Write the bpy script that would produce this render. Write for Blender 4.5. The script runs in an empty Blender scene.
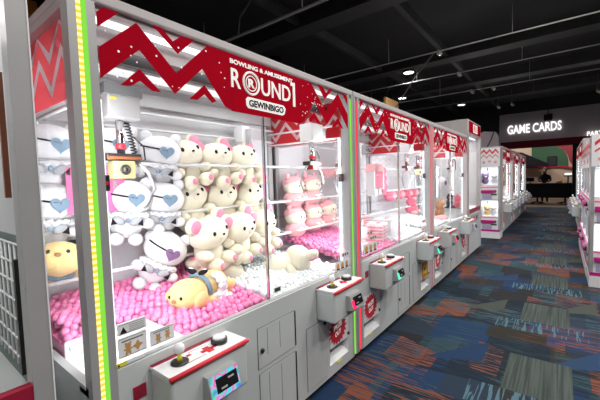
import bpy, bmesh, math, random
from mathutils import Vector, Matrix
random.seed(7)
scene = bpy.context.scene
COL = scene.collection
PI = math.pi

# ------------------------------------------------------------------ materials
def nodes_of(name):
    m = bpy.data.materials.new(name); m.use_nodes = True
    nt = m.node_tree; nt.nodes.clear()
    return m, nt, nt.nodes.new('ShaderNodeOutputMaterial')
def mat(name, col, rough=.5, metal=0., emit=None, es=0., var=.04, scale=8., coat=0., sheen=0., bump=0., bscale=200.):
    m, nt, out = nodes_of(name)
    b = nt.nodes.new('ShaderNodeBsdfPrincipled')
    b.inputs['Roughness'].default_value = rough; b.inputs['Metallic'].default_value = metal
    if coat: b.inputs['Coat Weight'].default_value = coat
    if sheen: b.inputs['Sheen Weight'].default_value = sheen
    tc = nt.nodes.new('ShaderNodeTexCoord')
    if var:
        n = nt.nodes.new('ShaderNodeTexNoise'); n.inputs['Scale'].default_value = scale; n.inputs['Detail'].default_value = 3
        nt.links.new(tc.outputs['Object'], n.inputs['Vector'])
        r = nt.nodes.new('ShaderNodeValToRGB')
        r.color_ramp.elements[0].position = .3; r.color_ramp.elements[1].position = .7
        r.color_ramp.elements[0].color = (*[max(0, c*(1-var)) for c in col], 1)
        r.color_ramp.elements[1].color = (*[min(1, c*(1+var)) for c in col], 1)
        nt.links.new(n.outputs['Fac'], r.inputs['Fac']); nt.links.new(r.outputs['Color'], b.inputs['Base Color'])
    else: b.inputs['Base Color'].default_value = (*col, 1)
    if bump:
        n2 = nt.nodes.new('ShaderNodeTexNoise'); n2.inputs['Scale'].default_value = bscale
        bp = nt.nodes.new('ShaderNodeBump'); bp.inputs['Strength'].default_value = bump; bp.inputs['Distance'].default_value = .004
        nt.links.new(tc.outputs['Object'], n2.inputs['Vector']); nt.links.new(n2.outputs['Fac'], bp.inputs['Height'])
        nt.links.new(bp.outputs['Normal'], b.inputs['Normal'])
    if emit:
        b.inputs['Emission Color'].default_value = (*emit, 1); b.inputs['Emission Strength'].default_value = es
    nt.links.new(b.outputs[0], out.inputs[0]); return m
def glass(name, tint=(1, 1, 1), gloss=.06, rough=.02):
    m, nt, out = nodes_of(name)
    t = nt.nodes.new('ShaderNodeBsdfTransparent'); t.inputs[0].default_value = (*tint, 1)
    g = nt.nodes.new('ShaderNodeBsdfGlossy'); g.inputs['Roughness'].default_value = rough
    lw = nt.nodes.new('ShaderNodeFresnel'); lw.inputs['IOR'].default_value = 1.25
    mx = nt.nodes.new('ShaderNodeMixShader')
    mul = nt.nodes.new('ShaderNodeMath'); mul.operation = 'MULTIPLY_ADD'; mul.inputs[1].default_value = .22; mul.inputs[2].default_value = gloss*.1
    nt.links.new(lw.outputs[0], mul.inputs[0]); nt.links.new(mul.outputs[0], mx.inputs[0])
    nt.links.new(t.outputs[0], mx.inputs[1]); nt.links.new(g.outputs[0], mx.inputs[2])
    nt.links.new(mx.outputs[0], out.inputs[0]); return m
def film(name, col, alpha):      # translucent printed film
    m, nt, out = nodes_of(name)
    t = nt.nodes.new('ShaderNodeBsdfTransparent'); t.inputs[0].default_value = (*[.25+.75*c for c in col], 1)
    d = nt.nodes.new('ShaderNodeBsdfTranslucent'); d.inputs[0].default_value = (*col, 1)
    mx = nt.nodes.new('ShaderNodeMixShader'); mx.inputs[0].default_value = alpha
    nt.links.new(t.outputs[0], mx.inputs[1]); nt.links.new(d.outputs[0], mx.inputs[2]); nt.links.new(mx.outputs[0], out.inputs[0]); return m
def backlit(name, col, tr=.5):   # printed sheet lit from behind
    m, nt, out = nodes_of(name)
    d = nt.nodes.new('ShaderNodeBsdfDiffuse'); d.inputs[0].default_value = (*col, 1)
    t = nt.nodes.new('ShaderNodeBsdfTranslucent'); t.inputs[0].default_value = (*col, 1)
    mx = nt.nodes.new('ShaderNodeMixShader'); mx.inputs[0].default_value = tr
    nt.links.new(d.outputs[0], mx.inputs[1]); nt.links.new(t.outputs[0], mx.inputs[2]); nt.links.new(mx.outputs[0], out.inputs[0]); return m
def glow(name, col, s):
    m, nt, out = nodes_of(name)
    e = nt.nodes.new('ShaderNodeEmission'); e.inputs[0].default_value = (*col, 1); e.inputs[1].default_value = s
    nt.links.new(e.outputs[0], out.inputs[0]); return m
def glow_dots(name, c1, c2, s, scale):   # row of separate diodes along z
    m, nt, out = nodes_of(name)
    tc = nt.nodes.new('ShaderNodeTexCoord'); sp = nt.nodes.new('ShaderNodeSeparateXYZ')
    nt.links.new(tc.outputs['Object'], sp.inputs[0])
    mu = nt.nodes.new('ShaderNodeMath'); mu.operation = 'MULTIPLY'; mu.inputs[1].default_value = scale
    fr = nt.nodes.new('ShaderNodeMath'); fr.operation = 'FRACT'
    gt = nt.nodes.new('ShaderNodeMath'); gt.operation = 'GREATER_THAN'; gt.inputs[1].default_value = .48
    nt.links.new(sp.outputs['Z'], mu.inputs[0]); nt.links.new(mu.outputs[0], fr.inputs[0]); nt.links.new(fr.outputs[0], gt.inputs[0])
    mx = nt.nodes.new('ShaderNodeMixRGB'); mx.inputs[1].default_value = (*c1, 1); mx.inputs[2].default_value = (*c2, 1)
    nt.links.new(gt.outputs[0], mx.inputs[0])
    e = nt.nodes.new('ShaderNodeEmission'); e.inputs[1].default_value = s
    nt.links.new(mx.outputs[0], e.inputs[0]); nt.links.new(e.outputs[0], out.inputs[0]); return m
def ring_glow(name, s):          # colour-cycling reader bezel
    m, nt, out = nodes_of(name)
    tc = nt.nodes.new('ShaderNodeTexCoord'); n = nt.nodes.new('ShaderNodeTexNoise'); n.inputs['Scale'].default_value = 24; n.inputs['Detail'].default_value = 0
    nt.links.new(tc.outputs['Object'], n.inputs['Vector'])
    r = nt.nodes.new('ShaderNodeValToRGB'); r.color_ramp.interpolation = 'EASE'
    cs = [(.3, (.15, .3, 1)), (.42, (.1, .9, .5)), (.5, (.75, .45, 1)), (.58, (1, .2, .5)), (.7, (.15, .8, 1))]
    el = r.color_ramp.elements
    el[0].position, el[0].color = cs[0][0], (*cs[0][1], 1); el[1].position, el[1].color = cs[-1][0], (*cs[-1][1], 1)
    for p, c in cs[1:-1]: e = el.new(p); e.color = (*c, 1)
    nt.links.new(n.outputs['Fac'], r.inputs['Fac'])
    e = nt.nodes.new('ShaderNodeEmission'); e.inputs[1].default_value = s
    nt.links.new(r.outputs['Color'], e.inputs[0]); nt.links.new(e.outputs[0], out.inputs[0]); return m

M = {}
M['cab'] = mat('cabinet_paint', (.575, .61, .605), .38, var=.03, scale=3)
M['post'] = mat('post_aluminium', (.46, .46, .46), .38, .25, var=.04, scale=5)
M['frame'] = mat('frame_paint', (.50, .47, .47), .4, var=.03)
M['dark'] = mat('dark_plastic', (.02, .02, .022), .4)
M['gap'] = mat('door_gap', (.16, .165, .17), .7)
M['white'] = mat('white_panel', (.86, .87, .88), .45, var=.02)
M['back'] = mat('back_board', (.66, .67, .69), .55, var=.04, scale=2)
M['glass'] = glass('pane_glass')
M['acr'] = glass('acrylic', (.96, .97, .98), .1)
M['red'] = backlit('header_red', (.58, .008, .03), .45)
M['redp'] = mat('red_plastic', (.75, .03, .05), .35)
M['dred'] = mat('dark_red_strip', (.33, .012, .04), .4)
M['film'] = film('red_film', (.85, .25, .28), .55)
M['filmw'] = backlit('white_film', (.8, .77, .78), .6)
M['letter'] = mat('white_letter', (.93, .92, .9), .4, emit=(1, .95, .9), es=.25, var=0)
M['chrome'] = mat('chrome', (.75, .76, .77), .18, 1., var=.03)
M['rail'] = mat('white_rail', (.85, .86, .87), .35, .1)
M['greyp'] = mat('grey_plastic', (.42, .43, .43), .45)
M['pinkb'] = mat('pink_ball', (.96, .27, .52), .22, var=.10, scale=11, coat=.3)
M['whiteb'] = mat('white_ball', (.86, .9, .92), .2, var=.04, coat=.3)
M['slate'] = mat('slate_teal', (.16, .21, .20), .7, var=.15, scale=6)
M['cream'] = mat('cream_plush', (.87, .82, .66), .95, sheen=.3, bump=.5, var=.05)
M['pinkear'] = mat('pink_felt', (.92, .30, .45), .95, sheen=.2)
M['wplush'] = mat('white_plush', (.86, .86, .88), .95, sheen=.3, bump=.5, var=.04)
M['pplush'] = mat('pink_plush', (.88, .42, .45), .95, sheen=.3, bump=.5, var=.06)
M['hpink'] = mat('hot_pink_plush', (.88, .14, .24), .9, sheen=.2, var=.08)
M['yplush'] = mat('golden_plush', (.86, .62, .27), .95, sheen=.3, bump=.5, var=.06)
M['bplush'] = mat('brown_plush', (.42, .2, .09), .95, sheen=.2, bump=.5, var=.08)
M['blue'] = mat('blue_heart', (.22, .34, .46), .7)
M['purple'] = mat('purple_heart', (.25, .14, .30), .7)
M['black'] = mat('black_felt', (.02, .02, .024), .8)
M['vblack'] = mat('black_paint', (.012, .012, .014), .65, var=.15)
M['lace'] = mat('lace', (.78, .79, .82), .8, var=.12, scale=60)
M['greyc'] = mat('grey_cloth', (.40, .42, .45), .85)
M['yellow'] = mat('yellow_plastic', (.85, .75, .06), .35)
M['gold'] = mat('gold_plate', (.50, .39, .20), .4, .3)
M['brownp'] = mat('brown_plate', (.22, .07, .03), .4)
M['orange'] = mat('orange_fabric', (.75, .26, .02), .8)
M['hotpink'] = mat('pink_card', (.92, .18, .42), .6)
M['pinkstripe'] = mat('pink_stripe', (.85, .3, .36), .6)
M['magenta'] = mat('magenta_panel', (.55, .01, .22), .4)
M['lilac'] = mat('lilac_panel', (.45, .42, .62), .5)
M['tube'] = glow('led_tube', (.94, .97, 1), 1.6)
M['tubev'] = glow('led_column', (.88, .95, 1), 1.6)
M['ledg'] = glow('led_green', (.26, .80, .07), 1.)
M['ledy'] = glow_dots('led_diodes', (.95, .62, .04), (1, 1, .42), 1.25, 46)
M['ledr'] = glow('led_red', (1, .05, .09), 1.1)
M['ledp'] = glow('led_pink', (1, .16, .2), 1.0)
M['ledp2'] = glow('led_salmon', (1, .24, .2), 1.0)
M['reader'] = ring_glow('reader_ring', .85)
M['readr'] = glow('reader_red', (1, .03, .12), 1.6)
M['readg'] = glow('reader_green', (.1, .95, .6), 1.4)
M['signw'] = glow('sign_white', (1, .98, .97), 1.25)
M['lampw'] = glow('lamp_disc', (1, .95, .86), 3.)
M['hair'] = mat('brown_hair', (.10, .05, .025), .7)
M['skin'] = mat('skin', (.55, .33, .24), .55)
M['tan'] = mat('tan_card', (.55, .30, .10), .7)

# ------------------------------------------------------------------ mesh builder
class MB:
    def __init__(s): s.bm = bmesh.new(); s.mats = []; s.i = 0; s.smooth = False
    def m(s, key, smooth=None):
        mm = M[key]
        if mm not in s.mats: s.mats.append(mm)
        s.i = s.mats.index(mm)
        if smooth is not None: s.smooth = smooth
        return s
    def _face(s, vs):
        try:
            f = s.bm.faces.new(vs); f.material_index = s.i; f.smooth = s.smooth; return f
        except ValueError: return None
    def box(s, x0, x1, y0, y1, z0, z1, T=None, bev=0):
        P = [(x0, y0, z0), (x1, y0, z0), (x1, y1, z0), (x0, y1, z0), (x0, y0, z1), (x1, y0, z1), (x1, y1, z1), (x0, y1, z1)]
        v = [s.bm.verts.new(T @ Vector(p) if T else p) for p in P]
        fs = [s._face([v[k] for k in q]) for q in ((0, 3, 2, 1), (4, 5, 6, 7), (0, 1, 5, 4), (1, 2, 6, 5), (2, 3, 7, 6), (3, 0, 4, 7))]
        if bev:
            ed = {e for f in fs for e in f.edges}
            r = bmesh.ops.bevel(s.bm, geom=list(ed), offset=bev, segments=2, affect='EDGES', profile=.5)
            for f in r['faces']: f.material_index = s.i
        return s
    def prism(s, poly, fn, t0, t1):     # polygon in a plane, extruded t0..t1
        a = [s.bm.verts.new(fn(p[0], p[1], t0)) for p in poly]; b = [s.bm.verts.new(fn(p[0], p[1], t1)) for p in poly]
        s._face(a[::-1]); s._face(b); n = len(poly)
        for k in range(n): s._face([a[k], a[(k+1) % n], b[(k+1) % n], b[k]])
        return s
    def tube(s, pts, r, seg=8, cap=True):
        pts = [Vector(p) for p in pts]; rings = []
        rs = r if isinstance(r, (list, tuple)) else [r]*len(pts)
        for k, p in enumerate(pts):
            d = (pts[min(k+1, len(pts)-1)]-pts[max(k-1, 0)]).normalized()
            u = d.cross(Vector((0, 0, 1)) if abs(d.z) < .9 else Vector((1, 0, 0))).normalized(); w = d.cross(u)
            rings.append([s.bm.verts.new(p+(u*math.cos(2*PI*j/seg)+w*math.sin(2*PI*j/seg))*rs[k]) for j in range(seg)])
        for a, b in zip(rings, rings[1:]):
            for j in range(seg): s._face([a[j], a[(j+1) % seg], b[(j+1) % seg], b[j]])
        if cap: s._face(rings[0][::-1]); s._face(rings[-1])
        return s
    def ell(s, c, r, seg=16, rings=10, R=None):
        c = Vector(c); r = (r, r, r) if not isinstance(r, (list, tuple)) else r
        def P(a, b):
            v = Vector((r[0]*math.sin(a)*math.cos(b), r[1]*math.sin(a)*math.sin(b), r[2]*math.cos(a)))
            return c+(R @ v if R else v)
        top = s.bm.verts.new(P(0, 0)); bot = s.bm.verts.new(P(PI, 0))
        L = [[s.bm.verts.new(P(PI*k/rings, 2*PI*j/seg)) for j in range(seg)] for k in range(1, rings)]
        for j in range(seg):
            s._face([top, L[0][j], L[0][(j+1) % seg]]); s._face([bot, L[-1][(j+1) % seg], L[-1][j]])
            for a, b in zip(L, L[1:]): s._face([a[j], b[j], b[(j+1) % seg], a[(j+1) % seg]])
        return s
    def torus(s, c, R, r, ax='z', seg=20, sub=8):
        rings = []
        for k in range(seg):
            a = 2*PI*k/seg; row = []
            for j in range(sub):
                b = 2*PI*j/sub; q = (R+r*math.cos(b)); p = (q*math.cos(a), q*math.sin(a), r*math.sin(b))
                if ax == 'y': p = (p[0], p[2], p[1])
                if ax == 'x': p = (p[2], p[0], p[1])
                row.append(s.bm.verts.new(Vector(c)+Vector(p)))
            rings.append(row)
        for k in range(seg):
            a, b = rings[k], rings[(k+1) % seg]
            for j in range(sub): s._face([a[j], b[j], b[(j+1) % sub], a[(j+1) % sub]])
        return s
    def text(s, body, fn, x0, x1, z0, z1, depth=.004, fat=.0):
        vs, fs = text_shape(body, fat)
        xa, xb = min(v[0] for v in vs), max(v[0] for v in vs); ya, yb = min(v[1] for v in vs), max(v[1] for v in vs)
        za, zb = min(v[2] for v in vs), max(v[2] for v in vs)
        nv = [s.bm.verts.new(fn(x0+(v[0]-xa)/(xb-xa)*(x1-x0), z0+(v[1]-ya)/(yb-ya)*(z1-z0), (v[2]-za)/(zb-za+1e-9)*depth)) for v in vs]
        for f in fs: s._face([nv[k] for k in f])
        return s
    def build(s, name, parent=None):
        bmesh.ops.recalc_face_normals(s.bm, faces=s.bm.faces)
        me = bpy.data.meshes.new(name); s.bm.to_mesh(me); s.bm.free()
        for mm in s.mats: me.materials.append(mm)
        o = bpy.data.objects.new(name, me); COL.objects.link(o)
        if parent: o.parent = parent
        return o
_tc = {}
def text_shape(body, fat):
    k = (body, fat)
    if k in _tc: return _tc[k]
    cu = bpy.data.curves.new('lettering', 'FONT'); cu.body = body; cu.size = 1; cu.extrude = .02; cu.offset = fat; cu.resolution_u = 3
    o = bpy.data.objects.new('lettering', cu); COL.objects.link(o)
    bpy.context.view_layer.update()
    me = bpy.data.meshes.new_from_object(o.evaluated_get(bpy.context.evaluated_depsgraph_get()))
    r = ([tuple(v.co) for v in me.vertices], [tuple(p.vertices) for p in me.polygons])
    COL.objects.unlink(o); bpy.data.objects.remove(o); bpy.data.curves.remove(cu); bpy.data.meshes.remove(me)
    _tc[k] = r; return r

def tag(o, label=None, cat=None, group=None, kind=None):
    if label: o['label'] = label
    if cat: o['category'] = cat
    if group: o['group'] = group
    if kind: o['kind'] = kind
    return o
def thing(name, label, cat, loc=(0, 0, 0), rot=(0, 0, 0), group=None, scale=None):
    o = bpy.data.objects.new(name, None); COL.objects.link(o); o.location = loc; o.rotation_euler = rot
    o.empty_display_size = .1
    if scale: o.scale = scale if isinstance(scale, tuple) else (scale,)*3
    return tag(o, label, cat, group)
def copy_tree(o, parent=None):
    c = o.copy(); COL.objects.link(c)
    if parent: c.parent = parent
    for ch in list(o.children): copy_tree(ch, c)
    return c
def front(y):    # map (a, b, depth) onto a plane facing -Y
    return lambda a, b, t=0: Vector((a, y-t, b))
def endx(x):     # map onto a plane facing -X (a runs along -Y)
    return lambda a, b, t=0: Vector((x-t, -a, b))
def circle(cx, cy, r, n=20, rx=None): return [(cx+(rx or r)*math.cos(2*PI*k/n), cy+r*math.sin(2*PI*k/n)) for k in range(n)]
def heart(cx, cy, s, n=24):
    P = []
    for k in range(n):
        t = 2*PI*k/n
        P.append((cx+s*16*math.sin(t)**3/17, cy+s*(13*math.cos(t)-5*math.cos(2*t)-2*math.cos(3*t)-math.cos(4*t))/17))
    return P
def star(cx, cy, r0, r1, n, rx=1., rz=1.):
    return [(cx+(r0 if k % 2 else r1)*math.cos(PI*k/n)*rx, cy+(r0 if k % 2 else r1)*math.sin(PI*k/n)*rz) for k in range(2*n)]

# ------------------------------------------------------------------ the setting
def carpet_material():
    m, nt, out = nodes_of('patterned_carpet')
    N = nt.nodes.new; Lk = nt.links.new
    def math_(op, a, b=None, c=None):
        n = N('ShaderNodeMath'); n.operation = op
        for k, v in enumerate((a, b, c)):
            if v is None: continue
            if isinstance(v, (int, float)): n.inputs[k].default_value = v
            else: Lk(v, n.inputs[k])
        return n.outputs[0]
    tc = N('ShaderNodeTexCoord'); sp = N('ShaderNodeSeparateXYZ'); Lk(tc.outputs['Object'], sp.inputs[0])
    X, Y = sp.outputs['X'], sp.outputs['Y']
    def comb(a, b, c=0.):
        n = N('ShaderNodeCombineXYZ')
        for k, v in enumerate((a, b, c)):
            if isinstance(v, (int, float)): n.inputs[k].default_value = v
            else: Lk(v, n.inputs[k])
        return n.outputs[0]
    def white(vec):
        n = N('ShaderNodeTexWhiteNoise'); n.noise_dimensions = '2D'; Lk(vec, n.inputs['Vector']); return n
    def cells(sx, sy, shear, off, seed):
        row = math_('FLOOR', math_('ADD', math_('MULTIPLY', X, sx), math_('MULTIPLY', Y, shear)))
        jit = white(comb(row, seed)).outputs['Value']
        col = math_('FLOOR', math_('ADD', math_('MULTIPLY', Y, sy), math_('MULTIPLY', jit, off)))
        return white(comb(math_('ADD', row, seed), col))
    def ramp(fac, stops, interp='CONSTANT'):
        r = N('ShaderNodeValToRGB'); r.color_ramp.interpolation = interp; el = r.color_ramp.elements
        el[0].position, el[0].color = stops[0][0], (*stops[0][1], 1); el[1].position, el[1].color = stops[-1][0], (*stops[-1][1], 1)
        for p, c in stops[1:-1]: e = el.new(p); e.color = (*c, 1)
        Lk(fac, r.inputs[0]); return r.outputs['Color']
    navy, deep, teal, rust, olive, slate = (.013, .038, .094), (.010, .018, .030), (.030, .070, .085), (.215, .07, .038), (.028, .024, .018), (.022, .036, .058)
    c1 = cells(3.6, 2.2, .5, 3., 11.)
    c2 = cells(2.3, 2.6, -.9, 2., 47.)
    base = ramp(c1.outputs['Value'], [(0, navy), (.2, deep), (.34, olive), (.52, slate), (.68, navy), (.82, deep)])
    second = ramp(c2.outputs['Value'], [(0, rust), (.18, teal), (.36, navy), (.6, rust), (.72, olive), (.86, teal)])
    # fine stripes across the aisle (run along Y), broken up along their length
    st = N('ShaderNodeTexNoise'); st.inputs['Scale'].default_value = 1.; st.inputs['Detail'].default_value = 2
    Lk(comb(math_('MULTIPLY', X, 95.), math_('MULTIPLY', Y, 2.6)), st.inputs['Vector'])
    pres = cells(1.7, 1.5, .9, 2., 83.).outputs['Value']
    thr = math_('MULTIPLY_ADD', pres, .24, .40)
    m1 = math_('GREATER_THAN', st.outputs['Fac'], thr)
    mx = N('ShaderNodeMixRGB'); Lk(m1, mx.inputs[0]); Lk(base, mx.inputs[1]); Lk(second, mx.inputs[2])
    s2 = N('ShaderNodeTexNoise'); s2.inputs['Scale'].default_value = 1.; s2.inputs['Detail'].default_value = 1
    Lk(comb(math_('MULTIPLY', X, 70.), math_('MULTIPLY', Y, 4.), 7.3), s2.inputs['Vector'])
    c5 = cells(2.0, 1.7, -.6, 2., 211.)
    m2 = math_('MULTIPLY', math_('GREATER_THAN', s2.outputs['Fac'], .56), math_('GREATER_THAN', c5.outputs['Value'], .45))
    c5c = ramp(cells(2.0, 1.7, -.6, 2., 213.).outputs['Value'], [(0, (.05, .10, .125)), (.35, (.17, .065, .045)), (.6, (.05, .075, .11)), (.8, (.02, .018, .015))])
    mxb = N('ShaderNodeMixRGB'); Lk(m2, mxb.inputs[0]); Lk(mx.outputs[0], mxb.inputs[1]); Lk(c5c, mxb.inputs[2]); mx = mxb
    # solid shards
    tri = math_('ADD', math_('FRACT', math_('ADD', math_('MULTIPLY', X, .78), math_('MULTIPLY', Y, .35))), math_('MULTIPLY', math_('FRACT', math_('MULTIPLY', Y, 1.25)), .6))
    shard = math_('LESS_THAN', tri, .3)
    sc = ramp(cells(.78, 1.25, .35, 0., 5.).outputs['Value'], [(0, navy), (.3, olive), (.6, (.02, .05, .11)), (.8, (.06, .07, .06))])
    mx2 = N('ShaderNodeMixRGB'); Lk(shard, mx2.inputs[0]); Lk(mx.outputs[0], mx2.inputs[1]); Lk(sc, mx2.inputs[2])
    # light grey-green ribbed blocks repeating along the aisle
    fx = math_('FRACT', math_('MULTIPLY_ADD', X, 1/1.38, -.9))
    inx = math_('LESS_THAN', fx, .42)
    fy = math_('FRACT', math_('MULTIPLY_ADD', Y, 1/2.1, 1.365/2.1))
    iny = math_('LESS_THAN', fy, .19)
    blk = math_('MULTIPLY', inx, iny)
    rb = N('ShaderNodeTexNoise'); rb.inputs['Scale'].default_value = 1.; rb.inputs['Detail'].default_value = 2
    Lk(comb(math_('MULTIPLY', Y, 60.), math_('MULTIPLY', X, 1.2)), rb.inputs['Vector'])
    rbc = ramp(rb.outputs['Fac'], [(.35, (.034, .046, .044)), (.65, (.08, .10, .088))], 'LINEAR')
    mx3 = N('ShaderNodeMixRGB'); Lk(blk, mx3.inputs[0]); Lk(mx2.outputs[0], mx3.inputs[1]); Lk(rbc, mx3.inputs[2])
    # cross-ticks next to the blocks
    tk = N('ShaderNodeTexNoise'); tk.inputs['Scale'].default_value = 1.; tk.inputs['Detail'].default_value = 1
    Lk(comb(math_('MULTIPLY', Y, 55.), math_('MULTIPLY', X, 3.)), tk.inputs['Vector'])
    c4 = cells(1.45, 1.1, -.25, 2., 131.).outputs['Value']
    tkm = math_('MULTIPLY', math_('GREATER_THAN', tk.outputs['Fac'], .55), math_('MULTIPLY', math_('GREATER_THAN', fx, .80), math_('LESS_THAN', math_('FRACT', math_('ADD', fy, .06)), .34)))
    mx4 = N('ShaderNodeMixRGB'); Lk(tkm, mx4.inputs[0]); Lk(mx3.outputs[0], mx4.inputs[1]); mx4.inputs[2].default_value = (.08, .16, .20, 1)
    fz = N('ShaderNodeTexNoise'); fz.inputs['Scale'].default_value = 170; fz.inputs['Detail'].default_value = 2; Lk(tc.outputs['Object'], fz.inputs['Vector'])
    fr = ramp(fz.outputs['Fac'], [(.3, (.72, .72, .72)), (.7, (1.2, 1.2, 1.2))], 'LINEAR')
    mu = N('ShaderNodeMixRGB'); mu.blend_type = 'MULTIPLY'; mu.inputs[0].default_value = 1; Lk(mx4.outputs[0], mu.inputs[1]); Lk(fr, mu.inputs[2])
    b = N('ShaderNodeBsdfPrincipled'); b.inputs['Roughness'].default_value = .95; b.inputs['Specular IOR Level'].default_value = .25
    Lk(mu.outputs[0], b.inputs['Base Color']); Lk(b.outputs[0], out.inputs[0])
    return m
M['carpet'] = carpet_material()
M['woodf'] = mat('brown_floor', (.10, .06, .035), .5, var=.25, scale=3)
M['ceil'] = mat('black_ceiling', (.030, .030, .031), .9, var=.2, scale=1)
M['beam'] = mat('black_beam', (.055, .055, .055), .8, var=.2, scale=1)
M['conduit'] = mat('grey_conduit', (.62, .60, .58), .4)
M['conduit2'] = mat('dark_conduit', (.14, .14, .14), .6)
M['wallg'] = mat('mauve_grey_wall', (.38, .33, .355), .8, var=.06, scale=1)
M['walld'] = mat('dark_wall', (.03, .03, .032), .85, var=.1, scale=1)
M['band'] = mat('dark_red_band', (.10, .006, .016), .6)
M['cwall'] = mat('cream_wall', (.50, .36, .26), .8, var=.05, scale=1)
M['green'] = mat('green_wall', (.030, .082, .038), .8)
M['rwall'] = mat('red_wall', (.22, .02, .03), .8)
M['deskb'] = mat('black_desk', (.008, .008, .01), .5)

def struct(o): o['kind'] = 'structure'; return o
for k_ in ('vblack', 'deskb', 'walld', 'band', 'black'):
    for n_ in M[k_].node_tree.nodes:
        if n_.type == 'BSDF_PRINCIPLED': n_.inputs['Specular IOR Level'].default_value = .08
struct(MB().m('carpet').box(-5, 18.3, -7, 9, -.1, 0).build('floor'))
struct(MB().m('woodf').box(18.3, 25, -7, 9, -.1, 0).build('floor_lobby'))
struct(MB().m('ceil').box(-5, 25, -7, 9, 4.75, 4.9).build('ceiling'))
struct(MB().m('walld').box(-5, 25, 9, 9.2, 0, 4.75).build('wall_left'))
struct(MB().m('walld').box(-5, 25, -7.2, -7, 0, 4.75).build('wall_right'))
struct(MB().m('walld').box(-5.2, -5, -7.2, 9.2, 0, 4.75).build('wall_back'))
# sign wall over the lobby opening, dark red band along its lower edge
w = MB().m('wallg').box(18.5, 18.75, -7, 1.08, 2.96, 4.75)
struct(w.build('wall_front'))
struct(MB().m('ceil').box(18.42, 18.5, -7, 9, 4.24, 4.75).build('trim_1'))
struct(MB().m('band').box(18.46, 18.78, -7, 1.08, 2.66, 2.97).build('trim_2'))
struct(MB().m('walld').box(18.5, 18.75, 1.08, 9, 0, 4.75).build('wall_front_side'))
struct(MB().m('vblack').box(18.45, 18.9, -1.88, -1.62, 0, 2.68).build('wall_pillar'))
struct(MB().m('walld').box(18.5, 18.75, -7, -2.6, 0, 2.68).build('wall_front_right'))
# lobby interior
struct(MB().m('cwall').box(24, 24.2, -6, 4, 0, 4.75).build('wall_lobby'))
g = MB().m('green')
fx = endx(24)
P = [(-.15, 1.85), (-.15, 3.02), (.80, 3.02)] + [(.80+.75*math.sin(a), 1.95+1.07*math.cos(a)) for a in [k*.2 for k in range(1, 8)]] + [(1.55, 1.75)]
g.prism(P, fx, .001, .02); struct(g.build('trim_3'))
r = MB().m('rwall').prism([(.80, 3.02), (2.9, 3.02), (2.9, 1.7), (1.8, 1.7)] + [(.80+.79*math.sin(a), 1.95+1.07*math.cos(a)) for a in [k*.2 for k in range(7, 0, -1)]], fx, .02, .035)
struct(r.build('trim_4'))
struct(MB().m('dred').prism([(-.9, 1.82), (1.2, 1.78), (1.85, 1.62), (1.85, 1.74), (1.2, 1.9), (-.9, 1.95)], fx, .04, .07).build('trim_5'))
# structural beams under the black ceiling
k = 0
for x in (2.6, 5.7, 9.6, 12.6, 15.6):
    k += 1; struct(MB().m('beam').box(x-.22, x+.22, -7, 9, 4.5, 4.75).build('ceiling_beam_%d' % k))
for y in (1.1, 2.9, 5.2):
    k += 1; struct(MB().m('beam').box(-5, 18.4, y-.05, y+.05, 4.56, 4.75).build('ceiling_beam_%d' % k))

# ------------------------------------------------------------------ camera (fitted to the photograph)
f_, yaw, pitch, roll, cd, chh = 338., .9097, .0571, -.0302, 1.293, 1.477
Fv = Vector((math.sin(yaw)*math.cos(pitch), math.cos(yaw)*math.cos(pitch), -math.sin(pitch)))
r0 = Vector((math.cos(yaw), -math.sin(yaw), 0)); u0 = r0.cross(Fv)
Rv = r0*math.cos(roll)+u0*math.sin(roll); Uv = u0*math.cos(roll)-r0*math.sin(roll)
cam = bpy.data.cameras.new('camera'); co = bpy.data.objects.new('camera', cam); COL.objects.link(co)
cam.sensor_width = 36; cam.lens = f_*36/600; cam.clip_start = .02; cam.clip_end = 100
mw = Matrix((Rv, Uv, -Fv)).transposed().to_4x4(); mw.translation = Vector((0, -cd, chh)); co.matrix_world = mw
scene.camera = co

# ------------------------------------------------------------------ lights
def area(name, loc, sx, sy, power, col=(1, 1, 1), rot=(0, 0, 0), parent=None, disk=False):
    l = bpy.data.lights.new(name, 'AREA'); l.shape = 'DISK' if disk else 'RECTANGLE'; l.size = sx
    if not disk: l.size_y = sy
    l.energy = power; l.color = col
    o = bpy.data.objects.new(name, l); COL.objects.link(o); o.location = loc; o.rotation_euler = rot
    if parent: o.parent = parent
    return o

# ------------------------------------------------------------------ crane machines
ZZ_MAIN = [(.089, 1.966), (.23, 2.097), (.391, 1.946), (.558, 2.107), (.70, 2.107), (.70, 1.83), (.648, 1.845), (.524, 1.994), (.381, 1.857), (.236, 1.997), (.089, 1.858)]
ZZ_V = [(.295, 2.111), (.333, 2.112), (.382, 2.073), (.424, 2.108), (.489, 2.111), (.403, 2.027)]
ZZ_C1 = [(.157, 1.849), (.232, 1.925), (.318, 1.852), (.28, 1.85), (.233, 1.88), (.197, 1.853)]
ZZ_C2 = [(.449, 1.848), (.531, 1.924), (.596, 1.862), (.572, 1.85), (.53, 1.882), (.49, 1.85)]
ZZ_T = [(.089, 2.086), (.114, 2.11), (.167, 2.112), (.09, 2.035)]

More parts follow.
